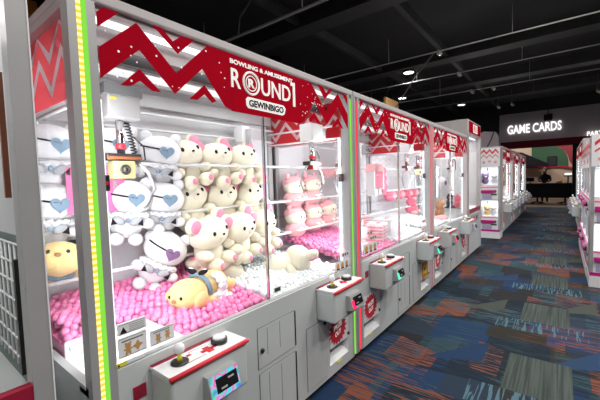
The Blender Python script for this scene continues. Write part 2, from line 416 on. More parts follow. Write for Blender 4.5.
def crane(parent, cx, cy, dark):
    """crane head with pole, ring and two-armed claw hanging in a machine half"""
    c = MB().m('white' if not dark else 'post')
    c.box(cx-.07, cx+.07, cy-.06, cy+.06, 1.77, 1.90, bev=.006)
    if dark: c.m('gap').box(cx-.085, cx+.075, cy-.07, cy+.06, 1.865, 1.91).m('yellow').box(cx-.06, cx-.035, cy-.0625, cy-.06, 1.845, 1.855)
    else: c.m('greyp').box(cx+.07, cx+.12, cy-.05, cy+.05, 1.79, 1.87)
    co_ = c.build('crane_head', parent)
    MB().m('chrome', True).tube([(cx, cy, 1.77), (cx, cy, 1.62)], .017, 12).m('redp').tube([(cx, cy, 1.665), (cx, cy, 1.64)], .022, 12).build('claw_pole', co_)
    h = MB().m('dark').box(cx-.075, cx+.075, cy-.035, cy+.035, 1.59, 1.62, bev=.004).m('brownp').box(cx-.076, cx+.076, cy-.036, cy-.034, 1.594, 1.608)
    if dark: h.m('gold').box(cx-.05, cx+.045, cy-.034, cy+.034, 1.51, 1.588, bev=.003).m('dark', True).torus((cx-.002, cy-.036, 1.549), .018, .006, 'y', 16, 6).tube([(cx, cy-.035, 1.549), (cx, cy-.039, 1.549)], .009, 10)
    else: h.m('redp').box(cx-.03, cx+.03, cy-.03, cy+.03, 1.56, 1.59)
    h.build('claw_body', co_)
    for sg in (-1, 1):
        a = MB().m('greyp', True)
        pts = [(cx+sg*.05, cy, 1.60), (cx+sg*.12, cy, 1.54), (cx+sg*.15, cy, 1.46), (cx+sg*.11, cy, 1.38), (cx+sg*.06, cy, 1.35)]
        a.tube(pts, [.009, .009, .008, .007, .005], 6); a.ell(pts[-1], (.02, .014, .006), 8, 6)
        a.build('claw_arm', co_)
    s = MB().m('dark', True)
    pts = []
    for k in range(90):
        t = k/89; a = t*2*PI*14
        pts.append((cx+.045+.04*t+.012*math.cos(a), cy+.03+.012*math.sin(a), 1.77-.19*t))
    s.tube(pts, .0035, 4).tube([(cx+.085, cy+.03, 1.58), (cx+.12, cy+.02, 1.60), (cx+.11, cy+.01, 1.66), (cx+.06, cy, 1.70)], .004, 5)
    s.build('coiled_cable', co_)

def reader(parent, x0, y, z0, ring):
    r = MB().m('greyp')
    prof = [(y+.0, z0), (y-.055, z0+.012), (y-.03, z0+.105), (y, z0+.105)]
    fn = lambda a, b, t: Vector((x0+t, a, b))
    r.prism(prof, fn, 0, .155); ro = r.build('card_reader', parent)
    def sl(a, b, t=0):   # coordinates on the sloping face
        q = b/.093
        return Vector((x0+a, y-.055+.025*q-.0006-t, z0+.012+.093*q))
    q = MB().m('reader' if ring == 'multi' else ring)
    if ring == 'multi':
        for (a0, a1, b0, b1) in ((.005, .15, .002, .022), (.005, .15, .074, .091), (.005, .03, .022, .074), (.128, .15, .022, .074)):
            q.prism([(a0, b0), (a1, b0), (a1, b1), (a0, b1)], sl, 0, .004)
    else: q.prism([(.006, .01), (.05, .01), (.05, .06), (.006, .06)], sl, 0, .006)
    q.build('light_ring', ro)
    MB().m('vblack').prism([(.03, .024), (.14, .024), (.14, .078), (.03, .078)], sl, 0, .007).m('greyp').prism([(.05, .034), (.08, .034), (.08, .04), (.05, .04)], sl, .007, .009).prism([(.09, .06), (.12, .06), (.12, .066), (.09, .066)], sl, .007, .009).build('screen', ro)

def panel(parent, x0, ring, deep=.15, lite=False):
    w = .385; z0, z1 = .545, .757
    p = MB().m('cab').box(x0, x0+w, -deep, 0, z0, z1-.012, bev=.012)
    po = p.build('control_panel', parent)
    t = MB().m('white').box(x0-.002, x0+w+.002, -deep-.002, -.0005, z1-.012, z1)
    t.m('redp', True).tube([(x0-.003, -deep-.002, z1-.008), (x0+w+.003, -deep-.002, z1-.008)], .010, 8)
    t.m('dred').box(x0, x0+w*.77, -.022, -.001, z1, z1+.0025)
    t.m('redp')
    if not lite:
        cx, cy = x0+.205, -.085
        t.box(cx-.02, cx+.05, cy-.008, cy+.012, z1, z1+.001).box(cx+.0, cx+.03, cy-.026, cy+.03, z1, z1+.0012).box(x0+.13, x0+.15, -.065, -.05, z1, z1+.001)
        t.m('greyp').box(x0+.1, x0+.19, -.112, -.108, z1, z1+.001).box(x0+.15, x0+.24, -.04, -.037, z1, z1+.001)
    t.build('top_plate', po)
    js = (x0+.085, -.078)
    j = MB().m('dark', True).tube([(js[0], js[1], z1), (js[0], js[1], z1+.006)], .036, 20)
    j.m('yellow').tube([(js[0], js[1], z1+.006), (js[0], js[1], z1+.045)], [.012, .007], 10)
    j.m('whiteb').ell((js[0], js[1], z1+.06), .023, 14, 10)
    j.build('joystick', po)
    MB().m('dark', True).tube([(x0+.29, -.07, z1), (x0+.29, -.07, z1+.02)], .037, 24).m('white').tube([(x0+.29, -.07, z1+.02), (x0+.29, -.07, z1+.03)], [.03, .026], 20).build('push_button', po)
    reader(po, x0+.14, -deep, .59, ring)

def crane_machine(name, X0, W, ledL, ledR, label, rings, opens, group=None, loc=None, rotz=0, lite=False, cranes=True, D=.9, glassside=True, power=30, deep=.15, dots=False):
    root = thing(name, label, 'crane game', loc or (X0, 0, 0), (0, 0, rotz), group)
    s = W/1.924; H = 2.16; pw = .086
    # lower cabinet
    c = MB().m('cab')
    c.box(0, W, .12, D, .07, .72)
    xs = [pw*.9]
    zo0, zo1 = .15, .49
    edges = [(pw, None)]
    cur = 0
    for (a, b) in opens:
        c.box(max(cur, pw), a, 0, .12, .07, .74); c.box(a, b, 0, .12, .07, zo0); c.box(a, b, 0, .12, zo1, .74); cur = b
    c.box(cur, W-pw, 0, .12, .07, .74)
    c.box(0, pw, .06, .12, .07, .74); c.box(W-pw, W, .06, .12, .07, .74)
    c.box(pw, W-pw, 0, .035, .74, .795); c.box(0, W, D-.04, D, .72, .795); c.box(0, .03, .035, D-.04, .72, .755); c.box(W-.03, W, .035, D-.04, .72, .755)
    c.m('white').box(.03, W-.03, .035, D-.04, .715, .722)
    body = c.build('lower_cabinet', root)
    for fxx in (.08, W-.14):
        for fy in (.06, D-.14):
            MB().m('dark', True).tube([(fxx+.03, fy+.03, 0), (fxx+.03, fy+.03, .072)], [.03, .02], 12).build('foot', root)
    # prize chutes
    for n, (a, b) in enumerate(opens):
        q = MB().m('white').box(a, b, .119, .121, zo0, zo1).box(a, a+.004, .002, .119, zo0, zo1).box(b-.004, b, .002, .119, zo0, zo1)
        q.prism([(.0, zo0), (.119, zo0), (.119, zo0+.07)], lambda u, v, t: Vector((a+.004+t, u, v)), 0, b-a-.008)
        qo = q.build('prize_chute', root)
        MB().m('white').box(a+.004, b-.004, -.004, .001, .27, zo1).build('chute_flap', qo)
        MB().m('dark', True).tube([(b-.015, .0, .30), (b-.015, -.012, .30)], .012, 10).build('flap_lock', qo); MB().m('yellow').box(a+.1, a+.16, -.003, .0, .125, .14).build('warning_mark', qo)
        cx, cz = a+(b-a)*.40, .385
        st = MB()
        if n == 1 and rings[0] != 'multi' and name == 'crane_machine' and X0 > 2 and X0 < 4:
            st.m('orange').prism([(a+.02, .28), (b-.04, .28), (b-.04, .47), (a+.02, .47)], front(-.0045), 0, .002).m('yellow').prism([(a+.06, .33), (b-.1, .33), (b-.1, .43), (a+.06, .43)], front(-.0065), 0, .001)
            st.m('brownp').prism([(a+.1, .36), (b-.14, .36), (b-.14, .40), (a+.1, .40)], front(-.0075), 0, .001)
            st.build('flyer', qo)
        else:
            st.m('redp').prism(star(cx, cz, .092, .118, 18, 1.05, .95), front(-.0045), 0, .002)
            if not lite:
                T = lambda u, v, t=0: Vector((cx+u, -.0066-t, cz+v+u*.18))
                st.m('letter').text('PRIZE', T, -.055, .055, .008, .043, .001, .02).text('OUT', T, -.04, .04, -.045, -.010, .001, .02)
            st.build('burst_sticker', qo)
    # service doors with black lock and slot
    if not lite:
        mid = W*.5
        for (a, b, z0, z1, lk) in ((mid-.16, mid+.165, .455, .685, 0), (mid-.155, mid+.165, .10, .43, 0), (mid+.275, opens[-1][0]-.03, .10, .52, 1)):
            d = MB().m('gap').box(a, b, -.0012, .0, z0, z1).m('cab').box(a+.004, b-.004, -.0035, -.001, z0+.004, z1-.004)
            d.m('dark').box(b-.008, b+.004, -.005, -.001, z0+.01, z1-.005) if not lk else None
            if not lk: d.m('gap').box(a+.075, a+.078, -.0042, -.003, z0+.06, z1-.02).box(a+.18, a+.183, -.0042, -.003, z0+.06, z1-.02)
            do = d.build('service_door', root)
            lx, lz = (a+.03, (z0+z1)/2-.015) if not lk else (b-.03, z1-.03)
            MB().m('dark', True).tube([(lx, -.003, lz), (lx, -.012, lz)], .013, 12).build('door_lock', do)
        MB().m('dred').box(.137*s, .188*s, -.004, 0, .65, .702).build('red_plate', root)
    # posts and LED strips
    for side, led in ((0, ledL), (1, ledR)):
        x = 0 if side == 0 else W-pw
        MB().m('post').box(x, x+pw, .016, .06, .07, 2.12).box(x, x+.026, 0, .016, .07, 2.12).box(x+.058, x+pw, 0, .016, .07, 2.12).build('corner_post', root)
        l = MB()
        if side == 0 and dots: l.m('ledy').box(x+.026, x+.042, .004, .016, .08, 2.115).m(led).box(x+.042, x+.058, .001, .016, .08, 2.115)
        else: l.m(led).box(x+.028, x+.056, .002, .016, .08, 2.09)
        l.build('led_strip', root)
        MB().m('post').box(x+.02, x+pw-.02, D-.05, D, .72, 2.12).build('rear_post', root)
    # roof, header rail, lamps
    MB().m('frame').box(0, W, 0, D, 2.12, H, bev=.006).build('roof', root)
    MB().m('frame').box(pw, W-pw, .02, .06, 2.10, 2.12).m('tube').box(pw+.02, W-pw-.02, .07, .09, 2.085, 2.118).box(pw+.02, W-pw-.02, D*.5, D*.5+.03, 2.10, 2.119).build('lamp_tube', root)
    area('interior_light', (W/2, D*.45, 2.06), W*.85, D*.6, power*.55, (.96, .985, 1.), (0, 0, 0), root)
    for cx_, sg_ in ((pw+.02, 1), (W-pw-.02, -1)):
        MB().m('tubev').box(cx_-.009, cx_+.009, .062, .078, .84, 1.80).build('light_column', root)
        o_ = area('column_light', (cx_+.012*sg_, .085, 1.30), .03, .95, power*.5, (.95, .98, 1.), (0, 0, 0), root)
        o_.rotation_euler = Vector((sg_*.62, .78, 0)).to_track_quat('-Z', 'Y').to_euler()
    # glazing
    seam = W*.485
    for (a, b, y) in ((pw-.005, seam+.015, .022), (seam-.005, W-pw+.005, .034)):
        g = MB().m('glass').box(a, b, y, y+.004, .79, 2.12); g.build('front_pane', root)
    MB().m('chrome').box(seam-.004, seam+.004, .02, .036, .80, 1.84).m('greyp').box(pw-.005, W-pw+.005, .012, .04, .787, .80).build('pane_rail', root)
    if glassside:
        for x in (.03, W-.034): MB().m('glass').box(x, x+.004, .06, D-.05, .75, 2.12).build('side_pane', root)
        for x in (.0, W-.05): MB().m('frame').box(x, x+.05, .06, D, 2.09, 2.12).build('side_rail', root)
    MB().m('back').box(.02, W-.02, D-.03, D-.012, .72, 2.12).build('back_board', root)
    # header graphics
    h = MB().m('red')
    y = -.0008
    for fl in (0, 1):
        def mp(a, b, t, fl=fl): return Vector(((W-a*s) if fl else a*s, y-t, b))
        for poly in (ZZ_MAIN, ZZ_V, ZZ_C1, ZZ_C2, ZZ_T): h.prism(poly, mp, 0, .0015)
    h.prism([(.69*s, 2.107), (W-.69*s, 2.107), (W-.69*s, 1.83), (.69*s, 1.83)], front(y-.0001), 0, .0016)
    if not lite:
        h.m('letter')
        for q in range(46):
            u = random.choice([random.uniform(.1, .66), random.uniform(1.24, 1.5)]); v = random.uniform(1.87, 2.1)
            r = random.uniform(.002, .005); h.prism(circle(u*s, v, r, 6), front(y-.0018), 0, .0006)
    ho = h.build('header_graphic', root)
    t = MB().m('letter'); F2 = front(y-.002); fa = .02
    cx = W/2
    if not lite: t.text('BOWLING & AMUSEMENT', F2, .687*s, 1.172*s, 2.062, 2.085, .002, .03)
    t.text('R', F2, .69*s, .752*s, 1.947, 2.04, .003, .012)
    t.text('UND', F2, .90*s, 1.148*s, 1.944, 2.035, .003, .012)
    if not lite: t.text('R', F2, (.828-.022)*s, (.828+.022)*s, 1.968, 2.012, .003, .03)
    t.prism([(1.152*s, 2.062), (1.192*s, 2.068), (1.192*s, 1.925), (1.172*s, 1.925), (1.172*s, 2.048), (1.152*s, 2.044)], F2, 0, .003)
    t.smooth = True; t.torus((.828*s, y-.003, 1.99), .056, .006, 'y', 28, 6); t.torus((.828*s, y-.003, 1.99), .038, .003, 'y', 24, 6); t.smooth = False
    t.build('logo_lettering', ho)
    if not lite:
        b = MB().m('letter').prism([(.785*s, 1.905), (.80*s, 1.918), (1.08*s, 1.916), (1.10*s, 1.9), (1.09*s, 1.868), (1.07*s, 1.858), (.80*s, 1.86), (.787*s, 1.872)], F2, 0, .0015)
        b.m('black').text('GEWINBIGO', front(y-.004), .805*s, 1.08*s, 1.870, 1.906, .001, .035).build('sub_lettering', ho)
    # side graphics: red film with white chevrons
    if glassside:
        for x in (.0285, W-.0285):
            sg = MB(); fn = lambda a, b, t, x=x: Vector((x+(-t if x < 1 else t), a, b))
            D2 = D-.06
            ys = sorted({.066, D2} | {.04+.125*k for k in range(9) if .07 < .04+.125*k < D2-.01})
            def zz(y, lo, hi):
                q = (y-.04)/.125; k = math.floor(q); f0, f1 = ((lo, hi) if k % 2 == 0 else (hi, lo)); return f0+(f1-f0)*(q-k)
            lines = [[2.092]*len(ys)]
            for lo, hi in ((1.978, 2.10), (1.848, 1.985)):
                lines.append([min(2.091, zz(y, lo, hi)+.022) for y in ys]); lines.append([min(2.09, zz(y, lo, hi)-.022) for y in ys])
            lines.append([1.80]*len(ys))
            for n_ in range(len(lines)-1):
                sg.m('filmw' if n_ % 2 else 'film')
                for q in range(len(ys)-1):
                    u_, l_ = lines[n_], lines[n_+1]
                    sg.prism([(ys[q], l_[q]), (ys[q+1], l_[q+1]), (ys[q+1], u_[q+1]), (ys[q], u_[q])], fn, 0, .0006)
            sg.build('side_graphic', root)
    # interior gear
    g = MB().m('rail', True)
    for z in (1.93, 1.83): g.tube([(.05, D-.10, z), (W-.05, D-.10, z)], .009, 6)
    for x in (.07, W-.07):
        for z in (1.90, 1.80): g.tube([(x, .10, z), (x, D-.06, z)], .009, 6)
    g.build('gantry_rail', root)
    g = MB().m('post').box(.05, W-.05, D-.08, D-.03, 1.98, 2.06).m('dark').box(.05, W-.05, .2, .24, 2.0, 2.05).m('post').box(.05, W-.05, .45, .5, 2.02, 2.07).build('gantry_beam', root)
    for z in (1.60, 1.30, 1.02):
        MB().m('rail', True).tube([(.06, .62, z), (W-.06, .62, z)], .010, 8).tube([(W-.06, .62, z), (W-.06, D-.04, z)], .006, 6).tube([(.06, .62, z), (.06, D-.04, z)], .006, 6).build('guard_bar', root)
        MB().m('acr').box(.06, W-.06, .63, D-.03, z-.17+.03, z-.164+.03).build('shelf', root)
    if cranes:
        crane(root, .27*s, .27, True); crane(root, W-.26*s, .22, False)
        MB().m('white').box(W-.50, W-.42, D-.18, D-.07, 1.80, 1.93, bev=.006).m('greyp').box(W-.47, W-.45, D-.22, D-.18, 1.78, 1.9).build('carriage', root)
        # door sensor brackets on the posts
        for x in (pw+.005, W-pw-.035): MB().m('dark').box(x, x+.03, .045, .075, 1.46, 1.52, bev=.004).m('redp').tube([(x+.015, .045, 1.49), (x+.015, .04, 1.49)], .008, 8).build('sensor_bracket', root)
    panel(root, .207*s, rings[0], deep, lite); panel(root, W-(.57*s), rings[1], deep, lite)
    return root

def tall_machine(X0, W, label, power=8, content='none'):
    root = thing('tall_crane_machine', label, 'crane game', (X0, 0, 0)); H = 2.45; D = .9
    c = MB().m('cab').box(0, W, 0, D, .07, .80)
    c.build('lower_cabinet', root)
    MB().m('dred').box(.05, W-.055, -.003, .03, .80, .868).build('red_sill', root)
    for x in (.1, W-.1):
        for y in (.1, D-.1): MB().m('dark', True).tube([(x, y, 0), (x, y, .072)], [.03, .02], 12).build('foot', root)
    for x, w in ((0, .05), (W-.055, .055)):
        MB().m('post').box(x, x+w, -.006, .06, .07, 2.2).m('white').box(x+w-.004, x+w, -.008, -.006, .07, 2.2).build('corner_post', root)
        MB().m('post').box(x, x+w, D-.06, D, .868, 2.2).build('rear_post', root)
    MB().m('frame').box(0, W, 0, D, 2.19, H, bev=.008).build('top_box', root)
    h = MB().m('red').box(.05, W-.05, -.008, -.0005, 2.225, 2.425).m('frame').box(.02, W-.02, -.004, 0, 2.205, 2.44); ho = h.build('header_sign', root)
    F2 = front(-.0085); t = MB().m('letter'); a = .34*W; b = .68*W
    t.prism([(a, 2.25), (b, 2.25), (b, 2.40), (a, 2.40)], F2, 0, .002).m('redp').text('R1', front(-.011), a+.05, b-.05, 2.27, 2.38, .001, .02).build('logo', ho)
    MB().m('glass').box(.05, W-.05, .02, .024, .868, 2.19).build('front_pane', root)
    MB().m('glass').box(.01, .014, .06, D-.06, .868, 2.19).build('side_pane', root)
    MB().m('glass').box(W-.014, W-.01, .06, D-.06, .868, 2.19).build('side_pane', root)
    MB().m('back').box(.02, W-.02, D-.03, D-.01, .80, 2.19).build('back_board', root)
    MB().m('tube').box(.08, W-.08, .08, .11, 2.165, 2.188).build('lamp_tube', root)
    area('interior_light', (W/2, D*.5, 2.15), W*.8, D*.5, power, (1, .98, .95), (0, 0, 0), root)
    if content != 'grid': MB().m('back').box(W-.034, W-.018, .06, D-.06, .868, 2.19).build('side_board', root)
    crane_ = MB().m('dark').box(W*.4, W*.62, .3, .42, 2.02, 2.12, bev=.006).m('rail', True).tube([(.05, .36, 2.08), (W-.05, .36, 2.08)], .01, 6).m('chrome').tube([(W*.5, .36, 2.02), (W*.5, .36, 1.8)], .014, 10).build('crane_head', root)
    for sg in (-1, 1): MB().m('dark', True).tube([(W*.5, .36, 1.82), (W*.5+sg*.1, .36, 1.76), (W*.5+sg*.12, .36, 1.62), (W*.5+sg*.05, .36, 1.54)], [.01, .01, .009, .006], 6).build('claw_arm', crane_)
    if content == 'grid':
        g = MB().m('rail', True)
        for k in range(9): g.tube([(W-.045, .08+.06*k, .87), (W-.045, .08+.06*k, 1.30)], .004, 5)
        for k in range(7): g.tube([(W-.045, .08, .90+.066*k), (W-.045, .56, .90+.066*k)], .004, 5)
        g.build('wire_grid', root)
        MB().m('back').box(W-.030, W-.018, .06, D-.06, 1.32, 2.19).m('slate').box(W-.030, W-.018, .06, D-.06, .80, 1.32).build('side_board', root)
        MB().m('brownp').box(W-.06, W-.045, .12, .135, 1.45, 1.85).m('dark').box(W-.06, W-.045, .09, .11, .87, 1.25).build('inner_column', root)
        for z in (1.72, 1.78): MB().m('rail', True).tube([(.1, .5-.1*(z-1.72)*8, z), (W-.06, .35, z)], .006, 6).build('guard_bar', root)
        MB().m('ledg').box(W-.055, W-.053, .03, .036, 1.165, 1.175).build('status_light', root)
    cp = MB().m('greyp').box(W*.2, W*.8, -.012, 0, .62, .76, bev=.004).build('control_plate', root)
    for k in range(2): MB().m('dark', True).tube([(W*(.38+.22*k), -.012, .69), (W*(.38+.22*k), -.02, .69)], .035, 18).m('redp').tube([(W*(.38+.22*k), -.02, .69), (W*(.38+.22*k), -.026, .69)], .026, 16).build('push_button', cp)
    return root

def mini_machine(name, label, loc, rotz, W=.42, D=.42, group=None):
    """two-storey prize machine: printed header, two lit windows, two control shelves, pale plinth"""
    root = thing(name, label, 'crane game', loc, (0, 0, rotz), group)
    MB().m('white').box(-.005, W+.005, -.03, D, 0, .155).build('plinth', root)
    MB().m('magenta').box(0, W, -.02, .0, .155, .205).build('plinth_stripe', root)
    c = MB().m('post').box(0, .035, 0, D, .155, 2.1).box(W-.035, W, 0, D, .155, 2.1).m('white').box(.035, W-.035, D-.02, D, .155, 2.1)
    for z0, z1 in ((.155, .5), (.88, 1.25), (1.66, 2.1)): c.m('white').box(.035, W-.035, .01, D-.02, z0, z1)
    c.build('case', root)
    for z in (.205, .905):
        p = MB().m('white').box(.035, W-.035, -.015, .01, z, z+.29).m('magenta').box(.04, W*.72, -.06, -.015, z+.15, z+.22, bev=.01).m('dark').box(W*.58, W-.06, -.02, -.012, z+.10, z+.13).m('lilac').box(.06, W*.62, -.02, -.012, z+.01, z+.10)
        p.m('hotpink').box(.035, W-.035, -.02, -.012, z+.275, z+.297)
        po = p.build('control_shelf', root)
        MB().m('dark', True).tube([(W*.78, -.02, z+.19), (W*.78, -.045, z+.19)], .03, 14).m('redp').tube([(W*.78, -.045, z+.19), (W*.78, -.055, z+.19)], .018, 12).build('push_button', po)
    h = MB().m('white').box(.0, W, -.004, .01, 1.67, 2.1).m('redp')
    fh = front(-.0045)
    for k in range(3):
        a = .03+k*(W-.06)/3; w = (W-.06)/3
        h.prism([(a, 1.95), (a+w*.5, 2.03), (a+w, 1.95), (a+w, 2.0), (a+w*.5, 2.08), (a, 2.0)], fh, 0, .002)
        h.prism([(a, 1.86), (a+w*.5, 1.93), (a+w, 1.86), (a+w, 1.885), (a+w*.5, 1.955), (a, 1.885)], fh, .0005, .0025)
    h.m('pinkstripe')
    for k in range(3): h.prism(star(.09+k*.12, 1.77+.02*(k % 2), .02, .045, 7), fh, 0, .002)
    h.build('header_graphic', root)
    for z0, z1 in ((.50, .88), (1.25, 1.66)):
        MB().m('acr').box(.035, W-.035, .004, .008, z0, z1).build('window_pane', root)
        area('interior_light', (W/2, D*.45, z1-.01), W*.7, D*.6, 2.4, (.97, .97, 1), (0, 0, 0), root)
        MB().m('tube').box(.05, W-.05, .03, .045, z1-.012, z1).build('lamp_tube', root)
        cc = MB().m('dark', True).tube([(W*.35, D*.4, z1), (W*.35, D*.4, z1-.08)], .012, 8).m('greyp')
        for sg in (-1, 1): cc.tube([(W*.35, D*.4, z1-.08), (W*.35+sg*.05, D*.4, z1-.11), (W*.35+sg*.03, D*.4, z1-.16)], .006, 5)
        cc.build('claw', root)
    return root

M1 = crane_machine('crane_machine', .446, 1.924, 'ledg', 'ledg', 'largest crane game, nearest in the row, with green light strips and white teddy bears', ('multi', 'readr'), [(.10, .40), (1.507, 1.777)], power=16, dots=True)
M2 = crane_machine('crane_machine', 2.378, 1.985, 'ledr', 'ledp', 'second crane game in the row with red left strip and orange flyer on its chute', ('reader_w', 'readg') if False else ('readg', 'readg'), [(.10, .405), (1.54, 1.82)], power=16)
M3 = crane_machine('crane_machine', 4.367, 2.035, 'ledp2', 'ledp', 'third crane game in the row, with oval pink cushions, left of the tall machine', ('readr', 'multi'), [(.10, .41), (1.58, 1.86)], power=18)
M4 = tall_machine(6.42, 1.125, 'tall crane game with red top sign at the end of the front row', 10)
M0 = tall_machine(-.862, 1.2, 'tall crane game at the left edge of the photo, its grey post in front', 7, 'grid')

# second row further down the aisle
far = 'far crane games down the left side of the aisle'
for i in range(3):
    crane_machine('crane_machine', 0, 2.17, 'ledp2', 'ledp2', ('first', 'second', 'last')[i]+' crane game of the far left row, behind the small two-storey machine', ('multi', 'multi'), [(.12, .42), (1.72, 2.02)], far, (9.42+2.19*i, -.15, 0), 0, True, i == 0, power=16, deep=.17)
mini_machine('prize_machine', 'narrow two-storey prize machine facing us at the head of the far left row', (8.93, .26, 0), -PI/2)
mini_machine('prize_machine', 'two-storey prize machine half hidden behind the tall crane game', (8.93, .71, 0), -PI/2)
mini_machine('prize_machine', 'two-storey prize machine at the right edge of the photo', (5.68, -1.58, 0), -PI/2, W=.55).scale = (1, 1, .925)
rr = 'crane games along the right side of the aisle'
for i in range(3):
    q = mini_machine('prize_machine', ('nearest', 'middle', 'farthest')[i]+' of the three two-storey machines facing the aisle on the right', (7.07+.92*i, -1.60, 0), PI, W=.90, group='two-storey machines along the right side')
    reader(q, .36, -.015, .33, 'multi'); q.scale = (1, 1, .925)
for i in range(2):
    crane_machine('crane_machine', 0, 1.95, 'tubev', 'tubev', ('nearer', 'farther')[i]+' crane game of the right-hand row', ('multi', 'multi'), [(.12, .42), (1.5, 1.8)], rr, (10.9+1.97*i, -1.61, 0), PI, True, False, power=16, deep=.15)

# notices stuck on the front of the nearest machine
def notice(name, label, poly_box, y, draw):
    x0, x1, z0, z1 = poly_box
    n = MB().m('white').box(x0, x1, y-.004, y, z0, z1); n.m('gap').box(x0+.004, x1-.004, y-.0046, y-.004, z0+.004, z0+.0055).box(x0+.004, x1-.004, y-.0046, y-.004, z1-.0055, z1-.004)
    draw(n, x0, x1, z0, z1, front(y-.0042)); o = n.build(name); return tag(o, label, 'sign')
def bear_pic(n, cx, cz, s, F):
    n.m('tan').prism(circle(cx, cz+.55*s, .42*s, 14), F, 0, .0006).prism(circle(cx, cz-.1*s, .45*s, 14, .36*s), F, .0002, .0008)
    for sg in (-1, 1):
        n.prism(circle(cx+sg*.32*s, cz+.92*s, .17*s, 10), F, .0001, .0007).prism(circle(cx+sg*.45*s, cz+.1*s, .14*s, 8, .2*s), F, .0003, .0009).prism(circle(cx+sg*.28*s, cz-.55*s, .22*s, 8, .16*s), F, .0003, .0009)
def d1(n, x0, x1, z0, z1, F):
    n.m('black').prism([(x0+.008, z0+.006), (x0+.034, z0+.006), (x0+.021, z0+.03)], F, 0, .0008)
    n.m('greyp')
    for k in range(4): n.prism([(x0+.042, z0+.008+.007*k), (x1-.008, z0+.008+.007*k), (x1-.008, z0+.011+.007*k), (x0+.042, z0+.011+.007*k)], F, 0, .0006)
def d2(n, x0, x1, z0, z1, F):
    n.m('gap').prism([(x0+.012, z1-.018), (x1-.012, z1-.018), (x1-.012, z1-.013), (x0+.012, z1-.013)], F, 0, .0006)
    bear_pic(n, x0+.035, z0+.026, .026, F); n.m('tan').prism(star(x1-.035, z0+.03, .011, .021, 4), F, 0, .0008)
def d3(n, x0, x1, z0, z1, F):
    n.m('blue').prism([(x0+.012, z1-.014), (x1-.02, z1-.014), (x1-.02, z1-.009), (x0+.012, z1-.009)], F, 0, .0006)
    bear_pic(n, x0+.032, z0+.022, .02, F); bear_pic(n, x1-.03, z0+.024, .02, F)
notice('notice', 'grey warning notice with black triangle at the top of the three notices', (.538, .646, .922, .965), -.001, d1)
notice('notice', 'white notice with a teddy bear drawing beside the green light strip', (.538, .644, .835, .912), -.0012, d2)
notice('notice', 'smaller white notice with two bear drawings, right of the bear notice', (.655, .757, .838, .900), -.012, d3)
y_ = MB().m('yellow').box(.528, .566, -.003, 0, .806, .82).m('black').prism([(.531, .808), (.541, .808), (.536, .817)], front(-.0031), 0, .0006); y_.m('white').box(.568, .64, -.002, 0, .806, .818)
tag(y_.build('warning_strip'), 'small yellow warning sticker under the bear notice', 'sticker')
def sgn(x0, x1, z0, z1, lab, y=-.0008):
    n = MB().m('lace').box(x0, x1, y-.003, y, z0, z1); F = front(y-.0032); w = (x1-x0)
    for k in range(3):
        n.m('tan' if k else 'orange').prism(circle(x0+w*(.2+.3*k), (z0+z1)/2, w*.1, 10), F, 0, .0008).m('black').prism([(x0+w*(.12+.3*k), z0+.006), (x0+w*(.3+.3*k), z0+.006), (x0+w*(.3+.3*k), z0+.018), (x0+w*(.12+.3*k), z0+.018)], F, 0, .0008)
    o = n.build('notice'); return tag(o, lab, 'sign')
sgn(2.045, 2.25, .808, .875, 'picture notice low on the right pane of the nearest machine')
sgn(2.14, 2.25, .90, .93, 'small grey notice above the picture notice by the green strip')
sgn(2.49, 2.755, .845, .93, 'picture notice low on the left pane of the second machine')
sgn(2.60, 2.74, .955, .985, 'small dark notice above the left picture notice of the second machine')
sgn(3.93, 4.11, .82, .905, 'picture notice low on the right pane of the second machine')
sgn(3.96, 4.10, .94, .975, 'small notice above the right picture notice of the second machine')
tk = MB().m('white').box(1.415, 1.475, .018, .021, .83, .862).m('green').box(1.42, 1.47, .0165, .018, .835, .857); tag(tk.build('sticker'), 'small green and white sticker on the pane beside the lying bear', 'sticker')
gx = MB().m('acr').box(.535, .80, .375, .379, .78, .90).box(.798, .802, .05, .379, .78, .90).m('white').box(.485, .838, .386, .394, .723, .812).box(.832, .838, .045, .39, .723, .80).m('rail').box(.50, .83, .372, .384, .775, .79).box(.80, .83, .05, .384, .775, .79); tag(gx.build('chute_guard'), 'clear acrylic guard around the prize hole behind the notices', 'guard')

# ------------------------------------------------------------------ plush toys
def teddy(label, group, loc, rot):
    r = thing('teddy_bear', label, 'plush toy', loc, rot, group)
    MB().m('cream', True).ell((0, .0, .10), (.095, .085, .115), 20, 12).build('body', r)
    hd = MB().m('cream', True).ell((0, -.02, .225), (.140, .112, .098), 24, 14).build('head', r)
    for sg in (-1, 1):
        e = MB().m('cream', True).ell((sg*.112, -.015, .300), (.056, .036, .054), 14, 10).build('ear', hd)
        MB().m('pinkear', True).ell((sg*.114, -.040, .301), (.042, .018, .041), 14, 8).build('inner_ear', hd)
        MB().m('cream', True).ell((sg*.105, -.06, .12), (.038, .06, .034), 12, 8).build('arm', r)
        lg = MB().m('cream', True).ell((sg*.062, -.095, .045), (.046, .055, .044), 12, 8).m('pinkear').ell((sg*.063, -.144, .046), (.02, .008, .02), 10, 6).build('leg', r)
        MB().m('black', True).ell((sg*.058, -.118, .248), (.011, .007, .014), 10, 6).build('eye', hd)
    MB().m('cream', True).ell((0, -.118, .218), (.038, .02, .026), 14, 8).m('black').ell((0, -.139, .228), (.011, .006, .007), 10, 6).build('snout', hd)
    return r
gb = 'cream teddy bears in the nearest machine'
T0 = None
spots = []
for row, (z, xs, y) in enumerate(((1.432, (1.365, 1.63, 1.885), .70), (1.15, (1.37, 1.645, 1.92), .68))):
    for k, x in enumerate(xs):
        spots.append((x, y, z, (-.18, -.20, .08), 'cream teddy bear, '+('leftmost', 'middle', 'rightmost')[k]+' on the '+('top', 'second')[row]+' shelf of bears'))
